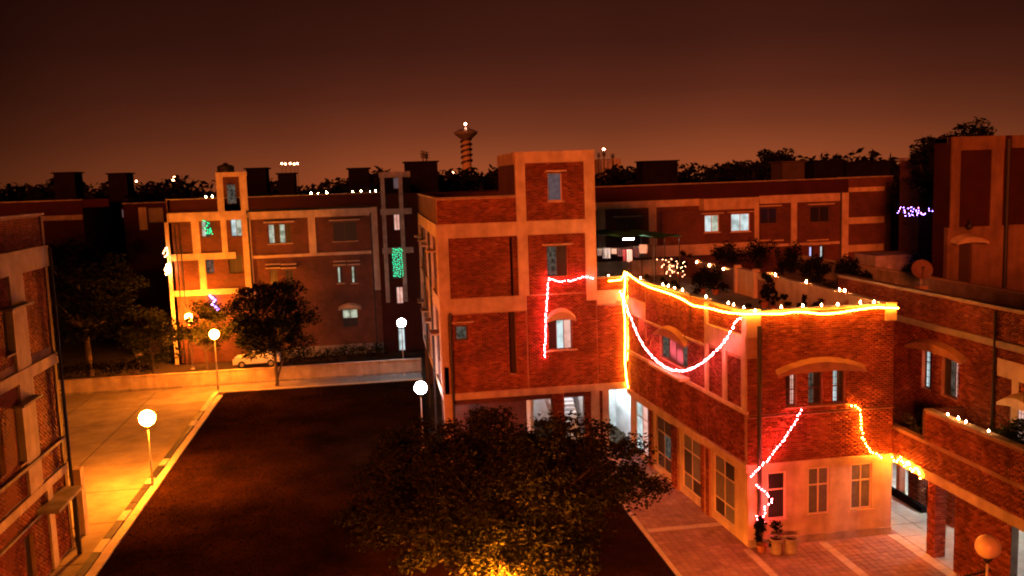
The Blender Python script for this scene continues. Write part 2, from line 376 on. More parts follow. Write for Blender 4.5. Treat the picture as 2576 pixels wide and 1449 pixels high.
# ================================================================== GROUND
g = MB().add([(-900,-70,-.04),(900,-70,-.04),(900,1600,-.04),(-900,1600,-.04)], [(0,1,2,3)]).build('ground', M['soil'], kind='structure')
road = empty('road', (-18, 45, 0), kind='structure')
MB().box(-30.2,-12.3,18,69.3,-.03,-.012).build('road_bed', M['soil'], road)
xs = [-30.1,-25.7,-21.3,-16.8,-12.3]; y = 19.0; odd = 0
while y < 69.0:
    y2 = min(y+4.6, 69.25)
    for a, b in zip(xs[:-1], xs[1:]):
        dz = random.uniform(-.006, .004)
        MB().box(a+.03,b-.03,y+.03,y2-.03,-.02,.004+dz).build('slab', M['road_slab'], road)
    y = y2
MB().box(-30.2,-12.3,69.27,70.2,-.03,-.004).build('road_end', M['road_slab'], road)
path = empty('footpath', (-5, 68.9, 0), kind='structure')
x = -12.28
while x < 2.9:
    MB().box(x+.01,min(x+1.49,3.0),67.75,70.15,-.02,.045+random.uniform(-.004,.004)).build('slab', M['road_slab'], path); x += 1.5
x = -12.28
while x < 2.9:
    MB().box(x+.01,min(x+.99,3.0),67.52,67.72,-.02,.10+random.uniform(-.006,.006)).build('edging_stone', M['paver_pale'], path); x += 1.0
bw_ = empty('boundary_wall', (-15, 70.3, 0), 'long low plastered boundary wall across the far end of the lawn and driveway', 'wall')
FWL = Fac(0, 70.3, 1, 0); x = -45.0
while x < 3.1:
    e_ = min(x+3.2, 3.1); fb(FWL,'wall_panel',x+.01,e_-.01,0,1.06+random.uniform(-.012,.012),-.23,random.uniform(-.012,0),M['plaster'],bw_)
    fb(FWL,'coping',x+.01,e_-.01,1.075,1.14,-.27,.04,M['plaster'],bw_); fb(FWL,'plinth',x+.01,e_-.01,0,.16,.0,.07,M['plaster_grey'],bw_); x = e_
kerb = empty('kerb', (-12.1, 45, 0), kind='structure')
marks = [67.45,66.8,65.6,64.4,63.2,61.9,60.6,59.35,58.1,56.9,55.8,54.6,53.5,52.3,51.1,49.9,48.85,47.8,46.9,46.05,45.2,44.1,43.1,41.8,40.7,39.6,38.2,37.1,36,34.8,33.5,32,30.5,29,27.5,26,24.5,23]
pale = {0,1,2,3,4,7,14,17,22,25,29,32,35}
for i in range(len(marks)-1):
    MB().box(-12.28,-11.93,marks[i+1]+.012,marks[i]-.012,-.03,.15+random.uniform(-.008,.008)).build('kerb_stone', M['kerb_white' if i in pale else 'kerb_black'], kerb)
y = 23.0
while y < 66.5: MB().box(-11.90,-11.52,y+.01,y+1.49,-.03,.10+random.uniform(-.012,.008)).build('edging_stone', M['paver_pale'], kerb); y += 1.5
MB().add([(x_, y_, .03) for x_, y_ in ((-11.5,18),(10.45,18),(10.45,46.2),(2.6,46.2),(2.6,67.5),(-11.5,67.5))], [(0,1,2,3,4,5)]).build('lawn', M['lawn'], kind='structure')
# grass tufts
n = 70000
px_ = RNG.uniform(-11.5, 10.4, n); py_ = 30+RNG.uniform(0, 1, n)*37.4
ok = ~((px_ > 2.5) & (py_ > 46.1)); px_ = px_[ok]; py_ = py_[ok]; n = len(px_)
a = RNG.uniform(0, math.pi, n); hgt = RNG.uniform(.015, .045, n); w_ = RNG.uniform(.02, .05, n)
lx = RNG.normal(0, .05, n); ly = RNG.normal(0, .05, n)
v = np.stack([np.stack([px_-np.cos(a)*w_, py_-np.sin(a)*w_, np.full(n,.025)], 1), np.stack([px_+np.cos(a)*w_, py_+np.sin(a)*w_, np.full(n,.025)], 1), np.stack([px_+lx, py_+ly, .03+hgt], 1)], 1).reshape(-1, 3)
me = np_mesh('grass', v, np.arange(3*n).reshape(-1, 3)); me.materials.append(M['grass'])
o = bpy.data.objects.new('grass', me); COL.objects.link(o); tag(o, 'short dark grass growing over the courtyard lawn', 'grass', kind='stuff')
# plaza
plaza = empty('plaza', (15, 38, 0), kind='structure')
MB().box(10.5,36,18,52,-.03,.000).build('bedding', M['soil'], plaza)
tiles = MB(); x = 10.72
while x < 20.5:
    y = 27.0
    while y < 47:
        z = .022+random.uniform(-.004,.004); tiles.box(x+.008,x+.292,y+.008,y+.292,0,z); y += .3
    x += .3
tiles.build('paver', M['paver'], plaza, kind='stuff')
for q in ((10.72,20.5,42.0,42.3),(10.72,14.05,35.2,35.55),(13.85,14.15,27,32.7),(17.0,17.35,27,32.6),(20.05,20.5,27,32.7),(10.5,10.7,18,46)):
    L = q[3]-q[2] if q[3]-q[2] > q[1]-q[0] else q[1]-q[0]; k = max(1, round(L/.6)); 
    for i in range(k):
        if q[3]-q[2] > q[1]-q[0]: MB().box(q[0],q[1],q[2]+i*L/k+.01,q[2]+(i+1)*L/k-.01,0,.034+random.uniform(-.003,.003)).build('band_stone', M['paver_pale'], plaza)
        else: MB().box(q[0]+i*L/k+.01,q[0]+(i+1)*L/k-.01,q[2],q[3],0,.034+random.uniform(-.003,.003)).build('band_stone', M['paver_pale'], plaza)
x = 20.55
while x < 34:
    y = 24.0
    while y < 51: MB().box(x+.01,x+1.19,y+.01,y+1.19,0,.03+random.uniform(-.003,.003)).build('floor_slab', M['paver_pale'], plaza); y += 1.2
    x += 1.2

# ================================================================== CENTRAL BUILDING
YC = 46.87
F1 = Fac(0, YC, 1, 0)
cb = empty('apartment_building', (7.4, YC+8, 0), 'central red brick apartment block with tall stair tower and pale concrete bands', 'building')
R = F1.rect
w_t = R(1377,435,1415,505); w_2 = R(1375,619,1429,694); w_1 = R(1380,806,1441,878); w_s = R(1143,819,1179,857)
slot2 = R(1282,598,1295,752); slot1 = R(1279,797,1301,940)
slot1 = (slot1[0], slot1[1], slot1[2], 7.95)
# walls
wall(F1,'wall',3.2,11.6,3.72,12.0,-.30,-.06,M['mortar'],cb,[w_2,w_1,w_s,slot2,slot1])
wall(F1,'wall',7.4,11.6,12.7,16.0,-.30,-.06,M['mortar'],cb,[w_t])
wall(F1,'wall',11.6,13.2,3.72,9.55,-.30,-.06,M['mortar'],cb)
fb(F1,'parapet',3.2,7.4,12.7,14.05,-.26,-.06,M['mortar'],cb)
fb(F1,'coping',3.12,7.38,14.05,14.12,-.30,.03,M['plaster_grey'],cb)
for r in (slot1, slot2): fb(F1,'recess',r[0]-.02,r[1]+.02,r[2]-.02,r[3]+.02,-.9,-.32,M['recess_dark'],cb)  # dark backing boxes, the slots' shade put into their colour
hl = [w_2,w_1,w_s,slot2,slot1,w_t]
bricks(F1,[(3.76,7.38,8.82,11.98),(7.96,11.03,8.82,11.98),(3.56,7.73,3.74,8.0),(7.80,11.6,3.74,8.78),(7.92,11.03,12.74,15.74),(3.22,7.4,12.74,14.03),(11.62,13.1,3.74,8.1),(11.62,13.1,8.86,9.5)],-.06,cb,hl)
# pale concrete frame
for s0,s1,h0,h1,nm in ((3.16,11.62,12.0,12.72,'beam'),(7.38,11.62,15.76,16.34,'beam'),(3.58,7.78,8.02,8.80,'beam'),(11.62,13.14,8.12,8.84,'beam'),(3.16,13.2,3.38,3.74,'beam'),
    (3.16,3.74,8.0,12.0,'column'),(7.38,7.94,8.8,12.0,'column'),(11.04,11.62,8.35,12.0,'column'),(7.38,7.9,12.72,15.76,'column'),(11.05,11.62,12.72,15.76,'column'),(3.16,3.54,5.2,8.0,'column'),(3.16,3.7,0,3.38,'column'),(11.8,12.15,0,3.38,'column')):
    fb(F1,nm,s0,s1,h0,h1,-.28,.06 if nm == 'beam' else .055,M['plaster'],cb)
window(F1,w_t,cb,'win_frost',1,(1,),'frame_pale',-.06,.14)
shade(F1,w_t[0]-.12,w_t[1]+.2,w_t[3]+.04,cb,-.06,.4); sill(F1,w_t[0]-.05,w_t[1]+.1,w_t[2],cb,-.06)
window(F1,w_2,cb,['win_dim','glass_dark'],2,(1,),'wood_frame',-.06,.16,grille=True)
shade(F1,w_2[0]-.22,w_2[1]+.22,w_2[3]+.04,cb,-.06,.5)
window(F1,w_1,cb,['glass_dark','win_white','win_pink'],3,(1,),'wood_frame',-.06,.18)
arch(F1,w_1[0]-.1,w_1[1]+.15,w_1[3]+.05,.42,.35,cb,-.06,.4); sill(F1,w_1[0]-.2,w_1[1]+.25,w_1[2],cb,-.03)
window(F1,w_s,cb,'win_dim',1,(1,),'wood_frame',-.06,.14,bar=.1); shade(F1,w_s[0]-.15,w_s[1]+.3,w_s[3]+.12,cb,-.06,.2,.08)
pipe(F1,3.66,0,8.1,cb,.14,.07)
# west side
F1w = Fac(3.2, YC, 0, -1)     # s runs towards the viewer, negative = away
wall(F1w,'wall',-19,-.06,3.4,12.0,-.30,-.06,M['brick_far'],cb)
fb(F1w,'parapet',-19,-.26,12.7,14.05,-.26,-.06,M['brick_far'],cb); fb(F1w,'coping',-19,-.05,14.05,14.12,-.30,.03,M['plaster_grey'],cb)
fb(F1w,'beam',-19,-.02,12.0,12.72,-.28,.06,M['plaster'],cb)
for a_ in (-.6,-5.2,-9.8,-14.4,-19): fb(F1w,'column',a_-.5,a_,3.4,12.0,-.28,.055,M['plaster'],cb)
fb(F1w,'beam',-19,-.02,8.0,8.8,-.28,.05,M['plaster'],cb); fb(F1w,'beam',-19,-.02,3.38,3.74,-.28,.06,M['plaster'],cb)
for a_ in (-3.9,-8.4,-13.0,-17.6):
    for h_ in (5.0, 9.6):
        window(F1w,(a_,a_+1.3,h_,h_+1.4),cb,'win_pink' if (a_,h_) in ((-17.6,9.6),) else ('win_cream' if (a_,h_) == (-8.4,9.6) else 'glass_dark'),2,(1,),'wood_frame',.02,.07); shade(F1w,a_-.1,a_+1.4,h_+1.5,cb,-.06,.5)
pipe(F1w,-5.6,0,12,cb,.15,.06)
pipe(F1w,-12.0,0,12,cb,.15,.06)
roof_slab([(3.3,YC+.3),(11.5,YC+.3),(11.5,65.8),(3.3,65.8)],12.3,12.6,'concrete',cb)
roof_slab([(7.4,YC+.3),(11.6,YC+.3),(11.6,53.4),(7.4,53.4)],16.0,16.3,'plaster',cb)
F1t = Fac(7.4, 53.4, 0, -1); wall(F1t,'wall',0,6.2,12.6,16.0,-.25,0,M['brick_far'],cb); fb(F1t,'beam',0,6.2,15.7,16.34,-.2,.05,M['plaster'],cb)
F1e = Fac(11.6, YC, 0, 1); wall(F1e,'wall',.06,19,8.2,12.0,-.3,-.03,M['brick_far'],cb); fb(F1e,'column',.28,.75,8.3,16.3,-.2,.05,M['plaster'],cb); wall(F1e,'wall',.75,6.5,12.6,16.0,-.3,-.03,M['brick_far'],cb)
fb(F1e,'beam',.75,19,12.0,12.7,-.25,.05,M['plaster'],cb); fb(F1e,'beam',.75,6.5,15.7,16.3,-.25,.05,M['plaster'],cb)
wall(Fac(3.2,65.9,1,0),'wall',0,8.4,0,14.05,-.2,0,M['brick_far'],cb)
# open ground floor with its lit staircase
roof_slab([(3.3,YC+.3),(13.2,YC+.3),(13.2,60),(3.3,60)],3.30,3.42,'white_wall',cb,'ceiling')
FB_ = Fac(0, 50.6, 1, 0)
wall(FB_,'wall',3.3,8.2,0,3.3,-.2,0,M['brick_far'],cb)
def pier(F,x0,x1,m,dep=.45,t=0): 
    a_ = F.at(x0,1050)[0]; b_ = F.at(x1,1050)[0]; fb(F,'pier',a_,b_,0,3.38,-dep+t,t-.02,M[m],cb)
    if m == 'mortar': bricks(F,[(a_,b_,0,3.36)],t-.02,cb)
pier(F1,1391,1421,'mortar'); pier(F1,1472,1487,'mortar'); pier(F1,1488,1509,'plaster',.45,.03); pier(F1,1510,1517,'mortar')
fb(F1,'beam',3.7,11.8,3.1,3.38,-.30,-.04,M['brick_far'],cb)
MB().box(8.2,8.35,49.2,56,0,3.3).build('wall', M['white_wall'], cb); MB().box(11.45,11.6,47.6,56,0,3.3).build('wall', M['white_wall'], cb)
MB().box(8.35,11.45,53.6,53.8,0,3.3).build('wall', M['white_wall'], cb)
for k in range(16): MB().box(10.0,11.1,48.6+k*.28,48.88+k*.28,max(0,k*.19-.3),.19*(k+1)-.012*(k%2)).build('stair_step', M['white_wall'], cb)
MB().hexa([(9.35,50.0,2.0),(9.5,50.0,2.0),(10.0,50.1,0.0),(9.85,50.1,0.0),(8.9,50.2,3.28),(9.1,50.2,3.28),(10.0,50.3,.9),(9.85,50.3,.9)]).build('stair_wall', M['white_wall'], cb)
# passage
MB().box(13.75,13.9,47.3,58,0,3.3).build('wall', M['white_wall'], cb); MB().box(11.6,15.0,51.4,51.6,0,3.3).build('wall', M['white_wall'], cb)

def tube_light(loc, along, m, label, L=1.2):
    t = empty('tube_light', loc, label, 'light')
    a_ = Vector(along).normalized()*L/2; l = Vector(loc)
    MB().tube([l-a_, l+a_], .022, 8).build('tube', M[m], t)
    MB().tube([l-a_*1.03+Vector((0,0,.045)), l+a_*1.03+Vector((0,0,.045))], .02, 6).build('fitting', M['white_wall'], t)
    return t
tube_light((11.3,50.3,3.05),(0,1,0),'tube_warm','white fluorescent tube at the ceiling above the open ground floor staircase',1.2)
tube_light((8.6,51.9,3.05),(0,1,0),'tube_warm','white fluorescent tube on the inner wall beside the upper stair steps')
tube_light((12.8,50.6,3.15),(0,1,0),'tube_white','cool white fluorescent tube in the narrow passage right of the stairs')
tube_light((13.1,48.6,3.15),(0,1,0),'tube_white','cool white fluorescent tube at the front end of the narrow passage')
# roof things
def dish(loc, r, azim, label, m='dish'):
    t = empty('satellite_dish', loc, label, 'satellite dish')
    q = MB(); n_ = 20; vs = [(0,0,0)]; fs = []
    ax = Vector((math.sin(azim), -math.cos(azim), .45)).normalized(); u_ = ax.cross(Vector((0,0,1))).normalized(); w2 = ax.cross(u_)
    c_ = Vector(loc)+Vector((0,0,r+.25))
    rings = [[c_+u_*math.cos(2*math.pi*k/n_)*rr+w2*math.sin(2*math.pi*k/n_)*rr+ax*(rr*rr/(2.6*r)) for k in range(n_)] for rr in (r*.02, r*.35, r*.7, r)]
    vs = [p for R_ in rings for p in R_]
    for i in range(3):
        for k in range(n_): fs.append((i*n_+k, i*n_+(k+1)%n_, (i+1)*n_+(k+1)%n_, (i+1)*n_+k))
    q.add(vs, fs); q.build('reflector', M[m], t, smooth=True)
    MB().tube([Vector(loc), c_-ax*.02], .035, 8).box(loc[0]-.2,loc[0]+.2,loc[1]-.2,loc[1]+.2,loc[2],loc[2]+.06).build('mount', M['metal_grey'], t)
    MB().tube([c_+w2*r*.9, c_+ax*r*.95], .015, 6).tube([c_+ax*r*.86, c_+ax*r*1.05], .05, 8).build('feed_arm', M['metal_dark'], t)
    return t
dish((4.0,57.5,12.6),.55,.2,'reddish satellite dish on the dark roof left of the stair tower')

# ================================================================== FRONT WING (with roof terrace)
P0 = (13.2, YC); P1 = (14.1, 32.8)
FW = Fac(*P0, P1[0]-P0[0], P1[1]-P0[1]); LW = math.hypot(P1[0]-P0[0], P1[1]-P0[1])
FF = Fac(P1[0], P1[1], 1, 0); XE = 20.28; LF = XE-P1[0]
wg = empty('wing_building', (16.8, 40, 0), 'two storey brick wing with roof terrace outlined in yellow lights', 'building')
wa = (4.75,8.2,6.05,7.2)
gw = [(1.15,3.05,.35,3.0),(4.15,6.1,.35,3.0),(7.45,9.5,.35,3.0),(10.85,12.85,.35,3.0)]
wall(FW,'wall',0.1,LW-.05,3.42,9.50,-.32,-.04,M['mortar'],wg,[wa])
bricks(FW,[(.12,2.88,3.44,5.44),(2.95,10.2,3.44,5.50),(.12,2.88,5.62,7.55),(.12,2.88,8.5,9.45),(2.95,10.25,5.62,7.50),(2.95,10.25,7.62,9.45),(10.5,13.95,8.62,9.45),(10.5,11.9,5.62,7.6),(12.27,13.6,5.62,7.6),(10.25,13.95,3.44,5.44)],-.04,wg,[wa])
fb(FW,'beam',.1,2.9,7.62,8.44,-.04,.05,M['plaster'],wg); fb(FW,'beam',10.48,LW-.08,7.72,8.55,-.04,.06,M['plaster'],wg)
fb(FW,'column',10.24,10.46,5.6,9.5,-.04,.07,M['plaster'],wg); fb(FW,'column',11.93,12.26,5.6,7.72,-.04,.05,M['plaster'],wg); fb(FW,'column',13.62,LW-.08,5.6,7.72,-.04,.05,M['plaster'],wg)
fb(FW,'string_course',.1,LW,5.46,5.60,-.04,.07,M['plaster'],wg)
fb(FW,'string_course',2.65,10.2,7.52,7.60,-.04,.05,M['plaster'],wg)
fb(FW,'beam',0.02,LW,3.10,3.42,-.3,.06,M['plaster'],wg)
fb(FW,'coping',.1,LW+.0,9.50,9.57,-.34,.03,M['plaster_grey'],wg)
arch(FW,4.6,8.35,7.25,.42,.3,wg,-.04,.24,m='hood')
window(FW,wa,wg,['win_dim','glass_dark','glass_dark','win_dim'],4,(1,),'wood_frame',-.04,.2)
fb(FW,'balcony_slab',4.55,8.5,5.62,5.74,-.04,.5,M['plaster'],wg)
wall(FW,'wall',0.4,LW,0,3.10,-.32,-.04,M['plaster'],wg,gw)
for i,r_ in enumerate(gw):
    pn = [['win_white','win_pink'],['glass_dark','glass_dark','glass_dark','win_dim','glass_dark','glass_dark'],['glass_grey','glass_grey','glass_dark'],['glass_grey','glass_dark','glass_grey']][i]
    window(FW,r_,wg,pn,2,(.28,.45,.27),'frame_pale',-.04,.10,.06)
for a_,b_ in ((3.3,3.75),(6.35,7.1),(9.75,10.1),(10.3,10.6)): fb(FW,'pilaster',a_,b_,0,3.1,-.04,.06,M['mortar'],wg); bricks(FW,[(a_,b_,0,3.08)],.06,wg)
# front face
RF = FF.rect
ws = [FF.at(2300*.78922+x_/1.7334*.78922, 1)[0] for x_ in (365,430,497,582,640,712)]
wh0, wh1 = FF.at(2040,1020)[1], FF.at(2040,937)[1]
wf = [(ws[0],ws[1],wh0,wh1),(ws[2],ws[3],wh0,wh1),(ws[4],ws[5],wh0,wh1+.03)]
gf = [RF(1930,1190,1978,1305),RF(2033,1178,2087,1292),RF(2141,1168,2193,1279)]
wall(FF,'wall',0.28,LF,3.42,9.50,-.32,-.04,M['mortar'],wg,wf)
bricks(FF,[(0.0,LF,3.44,5.34),(0.0,LF,5.42,9.45)],-.04,wg,wf)
fb(FF,'wall',0.0,.28,3.42,9.5,-.3,-.045,M['mortar'],wg)
fb(FF,'string_course',.05,LF+.02,5.34,5.41,-.04,.03,M['brick_far'],wg)
fb(FF,'pilaster',-.1,.50,8.55,9.66,-.35,.10,M['plaster'],wg); fb(FF,'pilaster',.0,.42,7.7,8.55,-.05,.03,M['mortar'],wg)
fb(FF,'coping',.5,LF+.03,9.50,9.57,-.34,.03,M['plaster_grey'],wg)
fb(FF,'pilaster',LF-.42,LF+.02,8.9,9.62,-.35,.08,M['plaster'],wg)
arch(FF,ws[0]-.45,ws[5]+.75,wh1+.05,.40,.30,wg,-.04,.26,m='hood')
for i,r_ in enumerate(wf): window(FF,r_,wg,[['glass_dark','win_pink'],['win_dim','glass_dark'],['win_white','glass_dark']][i],2,(.5,.5),'wood_frame',-.04,.2,.06,grille=True)
sill(FF,ws[0]-.1,ws[5]+.15,wh0-.01,wg,-.04,'mortar')
wall(FF,'wall',0.0,LF,0,3.40,-.32,-.03,M['plaster'],wg,gf)
fb(FF,'beam',-.02,LF,3.22,3.42,-.03,.05,M['plaster'],wg)
for i,r_ in enumerate(gf): window(FF,r_,wg,'glass_grey' if i else 'glass_dark',1 if i == 0 else 2,(.36,.64),'frame_pale',-.03,.10,.07); sill(FF,r_[0]-.08,r_[1]+.08,r_[2],wg,-.03)
fb(FF,'plinth',.02,LF,0,.32,-.03,.03,M['plaster_grey'],wg)
FE = Fac(XE, 32.8, 0, 1)
wall(FE,'wall',.05,25,3.0,9.5,-.3,-.02,M['brick_far'],wg); wall(FE,'wall',.05,25,0,3.0,-.3,-.02,M['plaster'],wg)
TZ = 8.25
roof_slab([(13.5,YC-.2),(14.35,33.1),(20.0,33.1),(20.0,58),(11.7,58),(11.7,YC+.1)],TZ-.25,TZ,'concrete',wg,'terrace_floor')
pipe(FF,FF.at(1907,900)[0],.02,9.0,wg,.14,.095)
# rope of cable hanging over the wing wall
MB().tube([FW.P(*FW.at(1742,735),.1)]+[FW.P(*FW.at(x_,y_),.12) for x_,y_ in ((1745,770),(1742,800),(1733,830),(1727,848),(1738,858),(1752,862))],.02,6).build('cable', M['metal_dark'], wg)

# terrace back walls (plastered) : east parapet of the wing terrace
FT = Fac(19.75, 35.2, 0, -1)
wall(FT,'wall',-12.4,2.3,TZ,9.58,-.22,0,M['plaster'],wg,[(-9.7,-8.3,TZ-.1,9.3)])
fb(FT,'coping',-12.45,2.35,9.58,9.64,-.27,.05,M['plaster'],wg)
for a_ in (-12.4,-9.95,-8.3): fb(FT,'pier',a_,a_+.24,TZ,9.8,-.25,.1,M['plaster'],wg)
fb(FT,'gate_panel',-9.7,-8.31,TZ,9.28,-.16,-.10,M['dish'],wg)
fb(Fac(12,57.9,1,0),'parapet',-.3,8,TZ,9.3,-.1,.1,M['plaster_grey'],wg)

# ================================================================== RIGHT BUILDING (terrace house)
rb = empty('terrace_building', (24, 31, 0), 'dim brick building at right edge, raised on an open lit ground floor', 'building')
XD = 22.3; XT = 20.5
FD = Fac(XD, 42, 0, -1); FS = Fac(XT, 33.4, 0, -1)
rd = FD.rect
ds_ = [FD.at(*p)[0] for p in ((2320,900),(2342,900),(2358,900),(2388,900),(2392,900),(2408,900))]
dh0, dh1 = 5.75, 7.35
dw = [(ds_[0],ds_[1]+.05,dh0,dh1),(ds_[2]+.3,ds_[5]+.1,dh0,dh1)]
e0 = FD.at(2545,900)[0]; dw.append((e0,e0+1.5,4.2,6.3))
wall(FD,'wall',1.0,19,3.4,9.72,-.3,0,M['mortar'],rb,dw)
bricks(FD,[(1.0,17,3.44,9.7)],0,rb,dw)
fb(FD,'coping',1.0,19,9.72,9.80,-.35,.05,M['plaster_grey'],rb)
window(FD,dw[0],rb,['win_white','glass_dark'],2,(.3,.7),'wood_frame',0,.2,grille=True); window(FD,dw[1],rb,['glass_dark','win_dim','win_pink'],3,(1,),'wood_frame',0,.2,grille=True); window(FD,dw[2],rb,['win_pink','win_white'],2,(1,),'frame_pale',0,.2,grille=True)
arch(FD,ds_[0]-.9,ds_[5]+.6,7.42,.35,.3,rb,0,.26,m='hood')
a_ = FD.at(2507,900)[0]; fb(FD,'band',a_+.1,a_+3.5,7.25,7.9,0,.04,M['plaster'],rb); fb(FD,'column',a_+.9,a_+1.25,3.5,7.25,0,.05,M['plaster'],rb); pipe(FD,a_,3.5,9.6,rb,.1,.05)
arch(FD,e0-.2,e0+1.8,6.4,.35,.3,rb,0,.4)
roof_slab([(XD-.1,24),(26.3,24),(26.3,54.5),(XD+3,54.5),(XD-.1,41)],8.3,8.55,'concrete',rb)
FDe = Fac(26.0, 54.5, 0, -1); wall(FDe,'wall',0,22,8.55,9.62,-.2,0,M['plaster_grey'],rb); fb(FDe,'coping',0,22,9.62,9.68,-.24,.04,M['plaster'],rb)
# lower terrace on columns
roof_slab([(XT+.02,33.3),(28,33.3),(28,24),(XT+.02,24)],3.0,3.35,'concrete',rb,'floor')
wall(FS,'parapet',0,10,3.0,4.42,-.22,0,M['mortar'],rb); bricks(FS,[(0,7.9,3.36,4.38)],0,rb); fb(FS,'beam',-.02,10,2.98,3.34,0,.05,M['plaster'],rb)
fb(FS,'coping',0,10,4.42,4.48,-.26,.04,M['mortar'],rb)
sA = 33.4-30.95
wall(FS,'parapet',sA,10,4.48,5.66,-.22,.02,M['mortar'],rb); bricks(FS,[(sA,8.6,4.5,5.62)],.02,rb); fb(FS,'coping',sA-.03,10,5.66,5.73,-.26,.06,M['plaster_grey'],rb)
fb(Fac(XT,30.95,1,0),'parapet',.0,1.6,4.4,5.66,-.2,0,M['brick_far'],rb)
c1 = gz(2345,1398); 
def bcol(x,y,wd,dp,h=2.99,m='brick_far',nm='column'): return MB().box(x,x+wd,y,y+dp,0.02,h).build(nm,M[m],rb)
MB().box(XT+.02,XT+.48,30.3,30.75,.02,2.99).build('column',M['mortar'],rb)
bricks(Fac(XT+.02,30.3,1,0),[(0,.46,.03,2.95)],0,rb); bricks(Fac(XT+.02,30.75,0,-1),[(0,.45,.03,2.95)],0,rb)
wall(FS,'wall',33.4-29.1,33.4-26.12,0.02,3.0,-.28,-.02,M['mortar'],rb); bricks(FS,[(33.4-29.1,33.4-26.12,.03,2.97)],-.02,rb)
c2 = gz(2299,1186); zr = lambda x_, y_: ((2300+x_/1.7334)*.78922, (1000+y_/1.7334)*.78922)
for a_, b_ in ((1030,1085),(1215,1278)):
    y0_, y1_ = gx(*zr(b_,1060),23.0).y, gx(*zr(a_,1060),23.0).y
    MB().box(23.0,23.45,y0_,y1_,.02,2.99).build('column',M['mortar'],rb); bricks(Fac(23.0,y1_,0,-1),[(0,y1_-y0_,.03,2.95)],0,rb); bricks(Fac(23.0,y0_,1,0),[(0,.45,.03,2.95)],0,rb)
y1_ = gx(*zr(962,1000),23.0).y; MB().box(23.02,23.3,y1_-.25,y1_,.02,2.99).build('column',M['mortar'],rb)
MB().box(22.75,23.0,34.5,37.4,.02,.30).build('kerb_step', M['unlit_black'], rb)  # step edge with its shadow put into the black colour
MB().box(23.5,23.6,y1_-2.1,y1_-.3,.02,1.1).build('low_wall', M['plaster_grey'], rb)
MB().box(25.4,25.6,23,46,.02,3.0).build('wall', M['white_wall'], rb)
MB().box(20.6,25.4,45.5,45.7,.02,3.0).build('wall', M['white_wall'], rb)
roof_slab([(XD-.3,33.4),(28,33.4),(28,45.4),(XD-.3,45.4)],3.0,3.35,'concrete',rb,'floor')
tube_light((24.3,32.6,2.93),(0,1,0),'tube_white','cool white fluorescent tube under the raised right building, behind its brick column')
tube_light((24.3,37.5,2.93),(0,1,0),'tube_white','cool white fluorescent tube deep under the right building beside the far pillar')
tube_light((24.3,34.9,2.93),(0,1,0),'tube_white','cool white fluorescent tube near the bright back wall under the right building')
tube_light((23.6,25.6,2.93),(0,1,0),'tube_white','cool white fluorescent tube under the right building behind the black iron fence')

# ================================================================== LEFT BUILDING (near)
lb = empty('corner_building', (-16, 34, 0), 'near brick building at left edge with pale bands and a dark porch slab', 'building')
FL = Fac(-13.4, 0, 0, 1)      # s = y
def z1(x,y): return ((x/2.4156)*.78922, (500+y/2.4156)*.78922)
def z2(x,y): return ((x/1.969)*.78922, (1100+y/1.969)*.78922)
c0, c1_ = FL.at(*z1(95,1300))[0], FL.at(*z1(205,1300))[0]
lw = [FL.rect(*z2(95,400), *z2(225,680)), (FL.at(*z1(20,1150))[0], FL.at(*z1(168,1150))[0], 9.2, 10.8), FL.rect(*z2(150,1130), *z2(240,1400)), (32.3, 33.6, 5.1, 7.2)]
lw[2] = (lw[2][0], lw[2][1], .1, 2.3)
wall(FL,'wall',24,39.5,0,12.05,-.3,-.06,M['mortar'],lb,lw)
fb(FL,'parapet',24,39.5,12.9,14.15,-.3,-.06,M['mortar'],lb)
bricks(FL,[(29,c0-.02,8.75,12.03),(c1_+.02,39.3,8.75,12.03),(29,39.35,3.75,8.0),(29,39.35,.1,3.3),(29,39.4,12.92,14.12)],-.06,lb,lw,singles=300)
fb(FL,'beam',24,39.55,12.05,12.9,-.3,.08,M['plaster'],lb); fb(FL,'coping',24,39.55,14.15,14.22,-.34,.04,M['plaster'],lb)
fb(FL,'beam',24,39.5,8.0,8.45,-.3,.07,M['plaster'],lb); fb(FL,'string_course',24,39.5,3.35,3.7,-.06,.07,M['plaster'],lb)
fb(FL,'column',c0,c1_,3.7,12.05,-.3,.05,M['plaster'],lb)
fb(FL,'column',37.0,37.55,.02,3.35,-.1,.05,M['plaster'],lb)
fb(FL,'string_course',29,39.4,4.75,4.87,-.06,.12,M['plaster_grey'],lb)
fb(FL,'string_course',29,39.4,2.6,2.7,-.06,.06,M['plaster_grey'],lb)
for i,r_ in enumerate(lw):
    window(FL,r_,lb,'glass_dark',2,(1,),'wood_frame',-.06,.2,grille=i < 2)
    if i in (0,1): shade(FL,r_[0]-.2,r_[1]+.2,r_[3]+.05,lb,-.06,.45,.08,'plaster_grey'); sill(FL,r_[0]-.1,r_[1]+.1,r_[2],lb,-.06)
pipe(FL,39.45,0,12.8,lb,.16,.07)
FLn = Fac(-13.1, 39.5, -1, 0); wall(FLn,'wall',.3,14,0,14.1,-.3,0,M['brick_far'],lb)
MB().box(-14.3,-12.6,35.9,38.8,2.72,2.86).build('porch_slab', M['plaster_grey'], lb); MB().box(-12.95,-12.8,38.45,38.6,0,2.72).build('porch_post', M['metal_dark'], lb)
fb(Fac(-13.6,40.6,1,0),'buttress',0,.35,0,3.0,-.5,0,M['plaster'],lb)

